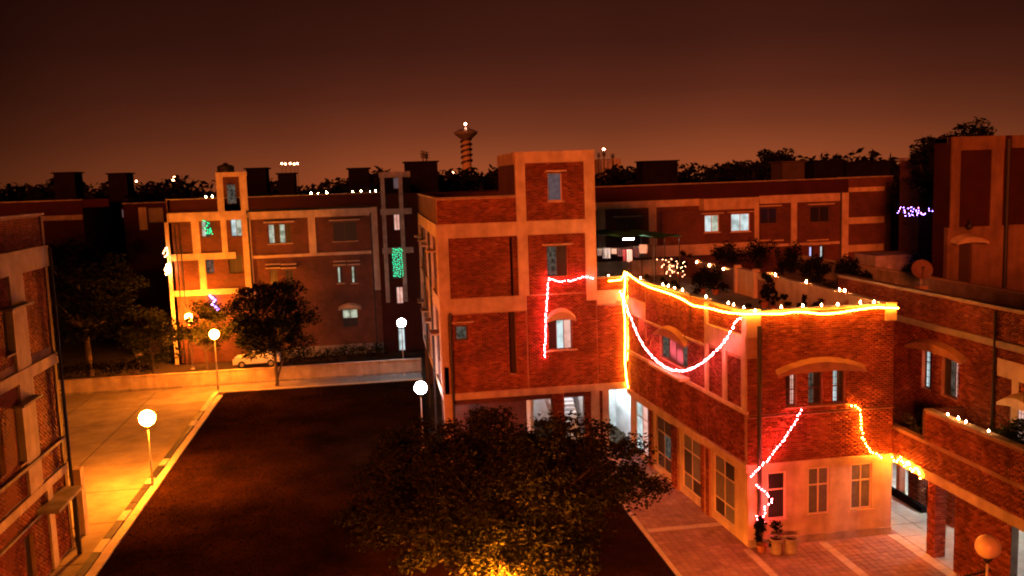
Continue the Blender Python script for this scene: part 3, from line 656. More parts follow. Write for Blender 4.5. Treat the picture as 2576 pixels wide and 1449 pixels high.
# ================================================================== BACK ROW
def zb(x,y): return ((500+x/2.07)*.78922, (500+y/2.07)*.78922)
def zq(x,y): return ((1850+x/2.4147)*.78922, (500+y/2.4147)*.78922)
def ze(x,y): return ((2600+x/2.4157)*.78922, (350+y/2.4157)*.78922)
def Fr(F, fn, x0, y0, x1, y1): return F.rect(*fn(x0,y0), *fn(x1,y1))
FBk = Fac(0, 80, 1, 0)
bk = empty('apartment_building', (-8, 88, 0), 'brick apartment block behind the boundary wall with pale frames and some lit windows', 'building')
X = lambda x, y=500: FBk.at(*zb(x,y))[0]
bw = [('a',285,395,358,528,'bulb_win'),('b',482,408,566,524,['win_white','win_cream']),('c',318,655,382,768,'win_dim'),('d',470,650,570,768,'glass_dark'),('e',730,445,890,568,['win_cream','glass_dark','win_cream','glass_dark']),('f',1160,432,1322,552,'glass_dark'),
      ('g',742,745,800,858,'glass_dark'),('h',845,745,905,858,'glass_dark'),('i',1188,725,1232,832,['win_cream','glass_dark']),('j',1280,722,1324,832,['win_cream','glass_dark']),('k',1222,1008,1332,1120,['win_cream','win_cream','glass_dark','glass_dark']),('l',340,905,405,1010,'glass_dark')]
holes = [Fr(FBk,zb,*q[1:5]) for q in bw]
wall(FBk,'wall',-17.3,.62,0,12.3,-.3,0,M['brick_far'],bk,holes)
wall(FBk,'wall',-13.1,-10.7,13.0,16.0,-.3,0,M['brick_far'],bk)
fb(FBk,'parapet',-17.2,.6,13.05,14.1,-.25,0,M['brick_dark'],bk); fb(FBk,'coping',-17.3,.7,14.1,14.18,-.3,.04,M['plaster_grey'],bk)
for q,r_ in zip(bw,holes):
    if q[0] == 'a': pn = ['win_cream','win_dim']
    else: pn = q[5]
    window(FBk,r_,bk,pn,4 if q[0] == 'e' else 2,(.5,.5) if q[0] == 'k' else (1,),'wood_frame',0,.15,.06)
    if q[0] in 'efghij': shade(FBk,r_[0]-.3,r_[1]+.3,r_[3]+.12,bk,0,.35,.1); sill(FBk,r_[0]-.1,r_[1]+.1,r_[2],bk)
    if q[0] in 'ghij': fb(FBk,'lintel',r_[0]-.3,r_[1]+.3,r_[3]+.42,r_[3]+.52,0,.1,M['plaster'],bk)
    if q[0] == 'k': arch(FBk,r_[0]-.3,r_[1]+.3,r_[3]+.1,.3,.3,bk,0,.35)
for s0,s1,h0,h1 in ((-17.3,-10.8,12.25,13.0),(-10.6,.6,12.2,12.85),(-17.2,-11.9,8.95,9.5),(-17.2,-11.9,5.9,6.4),(-10.5,.4,8.85,9.1),(-13.1,-10.55,15.9,16.3)): fb(FBk,'beam',s0,s1,h0,h1,-.1,.09,M['plaster'],bk)
for a_,b_,h0,h1 in ((55,80,0,12.25),(230,282,9.5,12.25),(262,306,6.4,8.95),(425,462,9.5,12.25),(562,622,5.5,12.6),(1000,1048,9.1,12.2),(1415,1480,5.6,12.9)):
    fb(FBk,'column',X(a_),X(b_),h0,h1,-.1,.07,M['plaster'],bk)
fb(FBk,'column',-13.1,-12.55,13.0,15.9,-.1,.07,M['plaster'],bk); fb(FBk,'column',-11.2,-10.6,13.0,15.9,-.1,.07,M['plaster'],bk)
wt = (-12.3,-11.5,13.6,15.3); window(FBk,wt,bk,'win_dim',1,(1,),'wood_frame',.10,.06)
pipe(FBk,X(1440,1000),0,12.4,bk,.14,.07); pipe(FBk,X(615,600),0,12.4,bk,.14,.07); 
for s_ in (X(130,600),X(160,600)): pipe(FBk,s_,0,12,bk,.1,.05)
roof_slab([(-17.2,80.2),(.5,80.2),(.5,94),(-17.2,94)],12.6,12.8,'concrete',bk)
wall(Fac(.62,80.0,0,1),'wall',0,14,0,14,-.3,0,M['brick_far'],bk)
wall(Fac(-17.3,94,0,-1),'wall',0,14,0,14.1,-.3,0,M['brick_far'],bk)
fb(FBk,'plinth',-10,0.4,0,.9,0,.12,M['plaster_grey'],bk)

# narrow block between (green lit window)
FN = Fac(0, 79.5, 1, 0)
nb = empty('apartment_building', (5, 96, 0), 'dark narrow block behind the gap, with a green lit window and a white doorway', 'building')
nw = [Fr(FN,zb,1560,378,1608,485),Fr(FN,zb,1548,600,1630,800),Fr(FN,zb,1578,858,1630,968),Fr(FN,zb,1590,1130,1642,1262),Fr(FN,zb,1556,135,1602,212)]
nw[3] = (nw[3][0],nw[3][1],.1,nw[3][3])
nx0 = FN.at(*zb(1490,500))[0]
wall(FN,'wall',nx0-.4,11,0,14.0,-.3,0,M['brick_dark'],nb,nw); wall(FN,'wall',nx0,nx0+2.6,14.0,15.7,-.3,0,M['unlit_black'],nb,nw)  # this block's shade put into the dark wall colours
for i,r_ in enumerate(nw): window(FN,r_,nb,['win_pink','win_dim','win_pink','win_white','win_frost'][i],1 if i > 2 else 2,(1,),'wood_frame',0,.15)
for a_ in (nx0,nx0+1.55): fb(FN,'column',a_,a_+.35,4.5,15.7,0,.07,M['plaster_grey'],nb)
for h_ in (12.2,8.8,15.4): fb(FN,'beam',nx0-.1,nx0+2.6,h_,h_+.5,0,.09,M['plaster_grey'],nb)
roof_slab([(nx0-.3,79.8),(11,79.8),(11,100),(nx0-.3,100)],13.2,13.4,'concrete',nb)

# right back building
FR_ = Fac(0, 70, 1, 0)
ab = empty('apartment_building', (28, 78, 0), 'long brick block behind the terrace with a projecting bay of two bright windows', 'building')
rw = [Fr(FR_,zq,275,478,440,560),Fr(FR_,zq,645,470,725,585),Fr(FR_,zq,810,470,900,590),Fr(FR_,zq,1385,395,1515,512),Fr(FR_,zq,1768,382,1920,500),Fr(FR_,zq,1762,690,1802,775),Fr(FR_,zq,1846,685,1884,785),Fr(FR_,zq,1400,690,1440,760),Fr(FR_,zq,1500,690,1540,760)]
bay = Fr(FR_,zq,950,325,1375,735)
XR = lambda x,y=400: FR_.at(*zq(x,y))[0]
wall(FR_,'wall',12,38.8,0,12.3,-.3,0,M['brick_far'],ab,rw+[(bay[0]+.1,bay[1]-.1,9.2,12)]); fb(FR_,'parapet',12,38.9,12.85,14.05,-.2,.02,M['brick_dark'],ab); fb(FR_,'coping',12,39,14.05,14.13,-.25,.06,M['plaster_grey'],ab)
pn_ = ['glass_dark',['win_dim','glass_dark'],'glass_dark','glass_dark','glass_dark',['win_violet','glass_dark'],['win_white','glass_dark'],'glass_dark','glass_dark']
for i,(r_,p_) in enumerate(zip(rw,pn_)):
    window(FR_,r_,ab,p_,2,(1,),'wood_frame',0,.15,.06); shade(FR_,r_[0]-.25,r_[1]+.25,r_[3]+.12,ab,0,.35,.1)
    if i > 4: fb(FR_,'lintel',r_[0]-.25,r_[1]+.25,r_[3]+.45,r_[3]+.55,0,.1,M['plaster'],ab)
for s0,s1,h0,h1 in ((12,bay[0],12.3,12.85),(bay[1],38.5,12.25,12.9),(bay[1],38.3,8.7,8.9)): fb(FR_,'beam',s0,s1,h0,h1,-.1,.09,M['plaster'],ab)
for a_,b_,h0,h1 in ((130,188,9.0,12.3),(525,582,9.0,12.3),(1620,1665,8.9,12.25),(2010,2062,4.5,12.9)): fb(FR_,'column',XR(a_),XR(b_),h0,h1,-.1,.07,M['plaster'],ab)
pipe(FR_,XR(2000),0,13,ab,.14,.08)
# projecting bay: plaster frame, brick infill, two lit windows
FBay = Fac(0, 68.9, 1, 0)
by = Fr(FBay,zq,950,325,1375,735); bwn = [Fr(FBay,zq,958,448,1072,578),Fr(FBay,zq,1162,438,1308,572)]
wall(FBay,'bay_wall',by[0]-3.4,by[1]-.35,by[2]+.9,by[3]-.9,-1.05,-.08,M['brick_far'],ab,bwn)
fb(FBay,'beam',by[0],by[1],by[3]-.9,by[3],-1.1,.02,M['plaster'],ab); fb(FBay,'beam',by[0]-5.5,by[1],by[2],by[2]+.88,-1.1,.02,M['plaster'],ab); fb(FBay,'column',by[1]-.38,by[1],by[2]+.88,by[3]-.9,-1.1,.02,M['plaster'],ab)
window(FBay,bwn[0],ab,['win_white','win_cream'],2,(1,),'frame_pale',-.08,.15,.07); window(FBay,bwn[1],ab,'win_white',2,(1,),'frame_pale',-.08,.15,.07)
for r_ in bwn: shade(FBay,r_[0]-.3,r_[1]+.3,r_[3]+.08,ab,-.08,.25,.08); sill(FBay,r_[0]-.1,r_[1]+.1,r_[2],ab,-.08)
roof_slab([(12,70.2),(38.7,70.2),(38.7,84),(12,84)],12.6,12.8,'concrete',ab)
wall(Fac(38.8,70,0,1),'wall',0,14,0,14,-.3,0,M['brick_far'],ab)

# further right block
FR2 = Fac(0, 76, 1, 0)
fr2 = empty('apartment_building', (46, 84, 0), 'dark brick block right of the long building, with three blank panels', 'building')
a_ = FR2.at(*ze(250,700))[0]; b_ = FR2.at(*ze(640,700))[0]
wall(FR2,'wall',a_-1,b_-.6,0,14.0,-.3,0,M['brick_far'],fr2); fb(FR2,'coping',a_-1,b_-.6,14.0,14.1,-.3,.05,M['plaster_grey'],fr2)
for y_ in ((598,632),(828,878),(1040,1092)):
    fb(FR2,'beam',a_,FR2.at(*ze(525,700))[0],FR2.at(*ze(300,y_[1]))[1],FR2.at(*ze(300,y_[0]))[1],0,.1,M['plaster'],fr2)
for x_ in (545,585,625): pipe(FR2,FR2.at(*ze(x_,700))[0],0,13.6,fr2,.2,.1)
fb(FR2,'column',FR2.at(*ze(590,700))[0],FR2.at(*ze(625,700))[0],3,13.4,-.1,.1,M['plaster_grey'],fr2)
roof_slab([(a_-1,76.2),(b_-.6,76.2),(b_-.6,88),(a_-1,88)],12.9,13.1,'concrete',fr2)
# small lit house beyond the garland
FH = Fac(0, 84, 1, 0)
hh = empty('house', (56, 90, 0), 'small plastered house with a yellow lit band behind the violet garland', 'house')
r0 = Fr(FH,ze,640,600,1060,960)
wall(FH,'wall',r0[0],r0[1],0,r0[3],-.3,0,M['plaster_grey'],hh); q_ = Fr(FH,ze,690,852,870,900)
fb(FH,'beam',q_[0],q_[1],q_[2],q_[3],0,.4,M['plaster'],hh); q_ = Fr(FH,ze,650,630,760,740); fb(FH,'panel',q_[0],q_[1],q_[2],q_[3],0,.05,M['plaster'],hh)
roof_slab([(r0[0],84),(r0[1],84),(r0[1],94),(r0[0],94)],r0[3],r0[3]+.2,'concrete',hh)

# far right stair tower block
FRT = Fac(0, 46, 1, 0)
ft = empty('stair_tower_building', (36, 52, 0), 'dark stair tower block at right edge, brick panels over plastered lower storey', 'building')
u = lambda x,y=600: FRT.at(*ze(x,y))[0]
x0, x1, x2 = u(1035), u(1440), u(1500); hz = FRT.at(*ze(1200,900))[1]; ht = 16.45
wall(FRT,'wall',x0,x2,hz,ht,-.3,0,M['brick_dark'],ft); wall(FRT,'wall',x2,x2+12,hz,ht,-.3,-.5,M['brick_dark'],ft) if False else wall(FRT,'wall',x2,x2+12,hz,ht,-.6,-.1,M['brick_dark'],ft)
dr = Fr(FRT,ze,1100,1030,1170,1440); dr = (dr[0],dr[1]+.15,3.5,dr[3])
wall(FRT,'lower_wall',x0-.1,x2,0,hz,-.3,.05,M['plaster_shaded'],ft,[dr]); fb(FRT,'lower_wall',x2,x2+12,0,hz,-.6,-.02,M['plaster_shaded'],ft)
fb(FRT,'beam',x0,x1,ht-.75,ht,0,.09,M['plaster_shaded'],ft); fb(FRT,'beam',x2,x2+12,ht-.7,ht,-.1,0,M['plaster_shaded'],ft)
for a_,b_ in ((1035,1105),(1345,1435)): fb(FRT,'column',u(a_),u(b_),hz,ht-.75,0,.08,M['plaster_shaded'],ft)
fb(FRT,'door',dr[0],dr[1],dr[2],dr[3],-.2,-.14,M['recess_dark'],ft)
arch(FRT,u(1045),u(1290),dr[3]+.1,.3,.3,ft,.05,.6); pipe(FRT,u(1465),0,ht-.2,ft,.12,.12)
MB().lathe([(.03,.5),(.03,.3),(.16,.12),(.18,0),(.05,-.12)],(u(1150),45.5,FRT.at(*ze(1150,900))[1]),12).build('wall_lamp', M['metal_dark'], ft)
wall(Fac(x0,46,0,-1),'wall',-1.5,-.35,0,ht,-.3,0,M['brick_dark'],ft)
roof_slab([(x0,46.2),(x2+12,46.2),(x2+12,47.5),(x0,47.5)],ht-.3,ht-.05,'concrete',ft)
# stair head further off
FSH = Fac(0, 62, 1, 0)
sh = empty('stair_tower_building', (48, 66, 0), 'small brick stair head with pale posts, just left of the tall dark tower', 'building')
r0 = Fr(FSH,ze,800,368,1150,580)
wall(FSH,'wall',r0[0],r0[1],r0[2]-5,r0[3],-2.5,0,M['brick_far'],sh)
fb(FSH,'coping',r0[0]-.1,r0[1],r0[3]-.18,r0[3]+.05,-2.5,.08,M['plaster_grey'],sh)
for x_ in (806,930): c_ = FSH.at(*ze(x_,450))[0]; fb(FSH,'column',c_,c_+.42,r0[2],r0[3]-.18,0,.06,M['plaster_grey'],sh)
fb(FSH,'beam',r0[0],r0[1],r0[2]-.4,r0[2],0,.1,M['plaster_grey'],sh)
fb(FSH,'wall',r0[0]-3.4,r0[1],0,r0[2]-5,-3,0,M['plaster_grey'],sh)

# unseen blocks, added out of view to shade the right houses and far row
shade_block_right = empty('apartment_building', (24, 9, 0), 'unseen block added beside the viewpoint to shade the right hand houses', 'building')
MB().box(13.5,36,3,13.5,0,13.2).build('wall', M['brick_far'], shade_block_right); MB().box(13.4,36.1,2.9,13.6,13.2,13.5).build('roof', M['concrete'], shade_block_right)
shade_block_left = empty('apartment_building', (-40, 22, 0), 'unseen tall block added left of the viewpoint to shade the far row', 'building')
MB().box(-75,-19,8,33,0,25).build('wall', M['brick_far'], shade_block_left); MB().box(-75.1,-18.9,7.9,33.1,25,25.3).build('roof', M['concrete'], shade_block_left)
# left background
def blk(name, Y, xa, xb, top, label, feats=(), dep=10, m='brick_dark'):
    F = Fac(0, Y, 1, 0); e = empty(name, ((xa+xb)/2, Y+dep/2, 0), label, 'building')
    MB().box(xa,xb,Y,Y+dep,0,top-.9).build('wall', M[m], e); 
    for t_ in ((Y,Y+.25),(Y+dep-.25,Y+dep)): MB().box(xa,xb,t_[0],t_[1],top-.9,top).build('parapet', M[m], e)
    fb(F,'coping',xa-.05,xb+.05,top,top+.1,-.3,.06,M['plaster_grey'],e)
    for nm,s0,s1,h0,h1,mm in feats:
        if nm == 'window': window(F,(s0,s1,h0,h1),e,mm,2,(1,),'wood_frame',.12,.08)
        else: fb(F,nm,s0,s1,h0,h1,0,.1,M[mm],e)
    return F, e
FG = Fac(0,100,1,0); r1 = Fr(FG,z1,935,402,1000,468); r2 = Fr(FG,z1,1068,392,1140,555); r3 = Fr(FG,z1,1140,400,1255,500)
q1 = FG.at(*z1(150,300))[0]; q2 = FG.at(*z1(245,300))[0]
blk('apartment_building',100,-74,-30,14.2,'long dark block at the left horizon with one small bright window',[('window',*r1,['win_frost','win_white']),('column',q1,q1+.6,3,13,'plaster_grey'),('column',q2,q2+.6,3,13,'plaster_grey'),('beam',-74,-30,12.2,12.7,'plaster_grey')])
FG2 = Fac(0,97,1,0); r2 = Fr(FG2,z1,1065,390,1140,560); r3 = Fr(FG2,z1,1140,395,1262,500)
blk('apartment_building',97,r2[0]-1.5,r3[1]+6,r3[3]+.5,'dim block with a reddish plaster panel beside the tall frame building',[('panel',r2[0],r2[1],r2[2],r2[3],'plaster'),('panel',r3[0]+.03,r3[1],r3[2],r3[3],'plaster_grey')],6)

# roof huts and tanks on the skyline
def hut(x0, x1, y0, y1, Y, label, cat='roof hut', name='roof_hut', m='unlit_black', dep=3):
    a_ = gy(x0, y1, Y); b_ = gy(x1, y0, Y); z0 = 13.2; e = empty(name, ((a_.x+b_.x)/2, Y, z0), label, cat)
    MB().box(a_.x,b_.x,Y,Y+dep,z0-1.2,b_.z-.15).build('wall', M[m], e); MB().box(a_.x-.2,b_.x+.2,Y-.2,Y+dep+.2,b_.z-.15,b_.z).build('roof', M[m], e); return e
for x0_,x1_,y0_,y1_,Y,l in ((138,186,432,480,112,'black roof hut on the far left skyline'),(274,318,434,480,112,'boxy black roof hut left of the far bright lamp'),(622,668,421,480,98,'dark roof hut just right of the small stair tower'),
    (878,928,421,470,98,'dark roof hut left of the narrow block'),(700,740,434,470,110,'low hut on the skyline under the row of far lights'),(1618,1705,402,450,112,'wide flat roof hut on the skyline right of the mast'),(1968,2024,404,452,100,'pale plastered roof hut behind the long block'),
    (2048,2122,401,450,111,'wide dark roof hut on the right skyline'),(2130,2240,403,450,111,'broad low roof hut at the right end of the skyline'),(1020,1100,404,440,111,'wide dark roof hut left of the observation tower')):
    hut(x0_,x1_,y0_,y1_,Y,l,m='unlit_pale' if 'pale' in l else 'unlit_black')
def tank(px, py, Y, r, h, z0, label):
    p = gy(px, py, Y); c = (p.x, Y, z0); t = empty('water_tank', c, label, 'water tank')
    MB().lathe([(r,0),(r*1.02,h*.3),(r,h*.32),(r*1.02,h*.62),(r,h*.64),(r,h*.8),(r*.6,h*.95),(r*.3,h)], c, 18).build('tank_body', M['tank_black'], t, smooth=False)
    MB().lathe([(r*.3,0),(r*.3,.12),(r*.1,.16)], (c[0],c[1],z0+h), 12).build('lid', M['tank_black'], t)
    return t
tank(568,430,86,.75,.8,16.3,'black water tank on top of the small stair tower')
tank(925,430,86,.7,1.4,13.0,'black water tank near the right end of the back roof')
tank(652,440,86,.7,1.4,13.0,'black water tank beside the small stair tower roof')
# mast clusters
def mast(px, ytop, ybot, Y, label, lit=False):
    a_ = gy(px, ytop, Y); b_ = gy(px, ybot, Y); e = empty('antenna_mast', (a_.x, Y, b_.z), label, 'antenna')
    MB().tube([(a_.x,Y,b_.z-3),(a_.x,Y,a_.z)], .22, 6, r1=.1).build('pole', M['metal_dark'], e)
    H_ = a_.z-b_.z; q = MB()
    for k in (.55,.75,.9): q.box(a_.x-.6,a_.x+.6,Y-.08,Y+.08,b_.z+H_*k,b_.z+H_*k+.15)
    q.box(a_.x-.35,a_.x-.15,Y-.1,Y+.1,b_.z+H_*.6,b_.z+H_*.85); q.box(a_.x+.15,a_.x+.35,Y-.1,Y+.1,b_.z+H_*.6,b_.z+H_*.85)
    q.build('crossarm', M['metal_dark'], e)
    if lit: MB().lathe([(.05,0),(.3,.15),(.3,.35),(.05,.5)],(a_.x,Y,a_.z),10).build('lamp', M['beacon'], e)
for a_ in ((1063,378,420,200,'left mast of the pair on the wide roof hut'),(1072,381,420,202,'right mast of the pair on the wide roof hut')): mast(*a_)
mast(1519,378,412,230,'antenna mast with a glowing lamp right of the central tower',True)
mast(1506,383,412,232,'thin unlit mast left of the glowing mast'); mast(1541,386,412,234,'thin unlit mast right of the glowing mast')
p = gy(1528,400,236); r_ = MB().box(p.x-2.6,p.x+3.2,234.5,240,8,p.z).build('rooftop_cabin', M['plaster_grey']); tag(r_,'pale low cabin under the glowing antenna mast','cabin')

# observation tower
YT = 420.0; tp = gy(1171, 312, YT); tw = empty('observation_tower', (tp.x, YT, 0), 'far observation tower with banded shaft and disc shaped head', 'tower')
zt = tp.z; P_ = lambda y_: gy(1171, y_, YT).z
q = MB(); q.lathe([(2.3,0),(2.1,P_(420)),(2.0,P_(350))], (tp.x,YT,0), 20); q.build('shaft', M['tower_shaft'], tw, smooth=True)
for k,y_ in enumerate((407,393,379,366,353)):
    z_ = P_(y_); q = MB(); N_ = 20; vs = []
    for j in range(N_+1):
        a_ = 2*math.pi*j/N_; zz = z_+.7*math.sin(a_+2.2)
        for rr,dz in ((2.1,-.45),(2.75,-.45),(2.75,.45),(2.1,.45)): vs.append((tp.x+rr*math.cos(a_),YT+rr*math.sin(a_),zz+dz))
    fs = [(4*j+i,4*j+4+i,4*j+4+(i+1)%4,4*j+(i+1)%4) for j in range(N_) for i in range(4)]
    q.add(vs, fs).build('ring_gallery', M['metal_dark'], tw)
q = MB().lathe([(2.4,P_(350)),(3.4,P_(346)),(5.3,P_(337)),(5.4,P_(332)),(3.6,P_(327)),(1.6,P_(322)),(.9,P_(319)),(.3,P_(315))], (tp.x,YT,0), 24); q.build('head', M['glass_grey'], tw)
MB().lathe([(5.5,P_(334)),(5.6,P_(333.2)),(5.5,P_(332))],(tp.x,YT,0),24).build('rim', M['metal_grey'], tw)
MB().lathe([(.1,0),(.5,.3),(.5,.8),(.1,1.1)],(tp.x,YT,P_(315)),10).build('beacon', M['beacon'], tw)
# far lights on poles
def far_light(px, py, Y, r, label, group, m='bulb_far', zb_=None):
    p = gy(px, py, Y); e = empty('far_lamp', (p.x, Y, 0 if zb_ is None else zb_), label, 'light', group)
    MB().tube([(p.x,Y,0 if zb_ is None else zb_),(p.x,Y,p.z-r*.5)], .12, 6).build('pole', M['metal_dark'], e)
    MB().lathe([(r*.2,-r),(r*.8,-r*.6),(r,0),(r*.8,r*.6),(r*.2,r)],(p.x,Y,p.z),10).build('lamp_head', M[m], e)
for i,x_ in enumerate((709,718,730,740,748)): far_light(x_,411.5+(i%2),520,.55,['first','second','third','fourth','last'][i]+' from the left in the row of five distant skyline floodlights','floodlights on the skyline')
far_light(439,451,260,.75,'single bright distant lamp on the left skyline','far lamps')
far_light(1141,435,180,.3,'tiny distant lamp at the foot of the observation tower','far lamps')
far_light(343,456,300,.3,'faint distant lamp left of the bright skyline lamp','far lamps')

# ================================================================== TREES
def leaves(name, parent, centers, radii, per, size, m='leaf', flat=.6, seed=1, stuff=False):
    """leaf faces gathered round cluster centres"""
    rg = np.random.default_rng(seed); C_ = np.repeat(centers, per, 0); n = len(C_)
    d = rg.normal(size=(n,3)); d /= np.linalg.norm(d,axis=1)[:,None]; rad = rg.uniform(.15,1,n)**.6
    p = C_+d*(np.repeat(radii, per)*rad)[:,None]*np.array([1,1,flat])
    u_ = rg.normal(size=(n,3)); u_[:,2] *= .5; u_ /= np.linalg.norm(u_,axis=1)[:,None]
    w = np.cross(u_, rg.normal(size=(n,3))); w /= np.linalg.norm(w,axis=1)[:,None]+1e-9
    L = (size*rg.uniform(.6,1.4,n))[:,None]; Wd = L*.42
    v = np.stack([p-u_*L, p-w*Wd, p+u_*L, p+w*Wd], 1).reshape(-1,3)
    off = np.array(WL[parent.name]) if parent is not None else 0
    me = np_mesh(name, v-off, np.arange(4*n).reshape(-1,4)); me.materials.append(M[m])
    o = bpy.data.objects.new(name, me); link(o, parent)
    if stuff: tag(o, kind='stuff')
    return o
def tree(x, y, h, r, zc, label, ncl=60, per=120, size=.13, seed=1, name='tree', m='leaf', cl_r=.9, group=None, tr=.18, fork=None, cc=None, shell=.45, z0=0, flat=.6):
    rg = np.random.default_rng(seed); t = empty(name, (x,y,z0), label, 'tree', group)
    cx_, cy_ = cc if cc else (x, y)
    d = rg.normal(size=(ncl,3)); d /= np.linalg.norm(d,axis=1)[:,None]; rad = rg.uniform(shell,1,ncl)
    rz_ = (h-zc)
    C_ = np.array([cx_,cy_,zc])+d*rad[:,None]*np.array([r[0],r[1],rz_]); C_[:,2] = np.maximum(C_[:,2], z0+(zc-z0)*.45)
    rr = cl_r*rg.uniform(.6,1.35,ncl)
    q = MB(); fk = fork or [(x,y)]
    top = Vector((cx_,cy_,zc-.2*rz_)); f0 = Vector((x+(cx_-x)*.25, y+(cy_-y)*.25, z0+(zc-z0)*.55))
    q.tube([(x,y,z0-.05),(x+.03,y,z0+.3),tuple(f0)], tr*1.25, 9, r1=tr*.8).build('trunk', M['bark'], t)
    q = MB()
    for c in C_[rg.permutation(ncl)[:min(ncl,26)]]:
        c = Vector(c); mid = f0.lerp(c,.5)+Vector((rg.uniform(-.3,.3),rg.uniform(-.3,.3),rg.uniform(0,.4)))
        q.tube([f0-Vector((0,0,.1)), mid, c], tr*.45, 5, r1=tr*.08, cap=False)
    q.build('limb', M['bark'], t)
    leaves('crown', t, C_, rr, per, size, m, flat, seed+50)
    return t
# big courtyard tree in front
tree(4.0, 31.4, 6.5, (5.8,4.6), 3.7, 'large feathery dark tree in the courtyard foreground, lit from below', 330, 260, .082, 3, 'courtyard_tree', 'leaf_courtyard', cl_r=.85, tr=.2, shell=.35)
p = gz(697,972); tree(p.x, p.y, 8.0, (4.0,3.3), 4.9, 'round dark tree with forked trunk standing on the roadside', 90, 190, .12, 8, 'roadside_tree', 'leaf_dark', .95, cc=(p.x-.2,p.y+.9), tr=.13); MB().tube([(p.x+.02,p.y,.5),(p.x+.45,p.y+.2,1.7),(p.x+.75,p.y+.5,3.2)],.09,8,r1=.05).build('trunk_fork', M['bark'], bpy.data.objects['roadside_tree'])
tree(-13.6, 72.5, 6.6, (2.3,2.0), 4.4, 'small tree glowing yellow round the lit street lamp', 40, 150, .12, 12, 'roadside_tree', 'leaf', .8, tr=.1)
tree(-23.8, 77.5, 11.6, (4.7,4.0), 7.0, 'tall dark broad tree at left, beyond the boundary wall', 120, 190, .16, 21, 'shade_tree', 'leaf_dark', 1.3, tr=.25)
tree(-29.5, 79.5, 10.6, (4.2,4.0), 6.4, 'dark bushy tree at far left, partly behind the corner building', 90, 150, .17, 22, 'shade_tree', 'leaf_dark', 1.3, tr=.25)
tree(-18.4, 75.8, 5.6, (2.2,1.5), 3.2, 'low reddish tree leaning near the lamp at the building corner', 36, 120, .14, 25, 'shade_tree', 'leaf', .9, tr=.12)
p = gy(*ze(1110,260), 60); tree(p.x, 60, p.z+1.6, (3.2,2.6), p.z-2.2, 'tall tree with a spiky top behind the right stair tower', 60, 130, .2, 31, 'shade_tree', 'leaf_dark', 1.1, tr=.3)
p = gy(*ze(960,330), 64); tree(p.x, 64.5, p.z+1.2, (3.0,2.6), p.z-2.6, 'dark dense tree left of the right stair tower', 60, 130, .2, 33, 'shade_tree', 'leaf_dark', 1.1, tr=.3)
p = gy(*ze(800,950), 72); tree(p.x, 72, 7.6, (4.2,3), 4.6, 'dark round tree under the violet garland', 70, 120, .2, 35, 'shade_tree', 'leaf_dark', 1.2, tr=.2)
p = gy(*ze(900,950), 60); tree(p.x, 58, 9.3, (3.2,3), 5.6, 'dark tree beside the plastered stair tower wall', 70, 120, .2, 36, 'shade_tree', 'leaf_dark', 1.2, tr=.2)
p = gy(*ze(330,1120), 66); tree(p.x, 66, 7.2, (3.6,2.4), 4.8, 'dim spreading tree in front of the blank brick panels', 60, 120, .2, 37, 'shade_tree', 'leaf_dark', 1.1, tr=.2)
p = gy(1955,388,150); tree(p.x, 150, p.z+1.5, (3.4,3.0), p.z-2.4, 'taller lone tree poking above the right skyline', 40, 100, .34, 41, 'skyline_tree', 'leaf_dark', 1.4, tr=.4)
p = gy(1860,405,150); tree(p.x, 152, p.z+.3, (3.6,3.0), p.z-3, 'wide wispy tree on the skyline behind the long block', 40, 110, .34, 42, 'skyline_tree', 'leaf_dark', 1.4, tr=.4)
# tree belt : one far-off mass
rg = np.random.default_rng(77); n = 1100
bx = rg.uniform(-120, 190, n); by_ = rg.uniform(113, 165, n)
bh = 13.35+.7*np.sin(bx*.11)+.5*np.sin(bx*.37+1)+rg.uniform(-1.8,.7,n)+(by_-113)*.015+bx*.002
bc = np.stack([bx, by_, np.clip(bh, 4, 16.4)], 1)
b2 = bc.copy(); b2[:,2] -= 4; b3 = bc.copy(); b3[:,2] -= 8
o = leaves('tree_belt', None, np.concatenate([bc,b2,b3]), np.full(3*n, 2.9), 60, .62, 'leaf_dark', .8, 5); tag(o, 'long dark belt of distant trees along the whole skyline', 'tree belt', kind='stuff')
def shrub(x, y, z0, r, h, label, cat='shrub', pot=True, seed=1, name='potted_plant', group=None, m='leaf_dark', size=.07, n=10, per=60):
    rg = np.random.default_rng(seed); t = empty(name, (x,y,z0), label, cat, group); zz = z0
    if pot: MB().lathe([(.13,0),(.16,.1),(.2,.26),(.22,.3),(.2,.3)],(x,y,z0),12).build('pot', M['clay'], t); zz += .28
    q = MB()
    for k in range(5): q.tube([(x,y,zz-.02),(x+rg.uniform(-.4,.4)*r,y+rg.uniform(-.4,.4)*r,zz+h*.6)],.015,5,r1=.006)
    q.build('stem', M['bark'], t)
    c = np.array([x,y,zz+h*.55])+rg.normal(size=(n,3))*np.array([r*.42,r*.42,h*.24])
    leaves('foliage', t, c, np.full(n, r*.42), per, size, m, 1, seed+9); return t
def hedge(x0,x1,y,h,label):
    c = np.array([[x_, y+RNG.uniform(-.2,.2), RNG.uniform(.3,h)] for x_ in np.arange(x0,x1,.3) for _ in range(2)]); e = empty('hedge', ((x0+x1)/2,y,0), label, 'hedge')
    leaves('foliage', e, c, np.full(len(c), .42), 45, .09, 'leaf_dark', 1, 4)
hedge(-9.4, .3, 77.3, 1.2, 'dark clipped hedge along the foot of the back apartment block')
hedge(-33, -18.5, 76.6, 1.1, 'dark hedge behind the boundary wall at left')
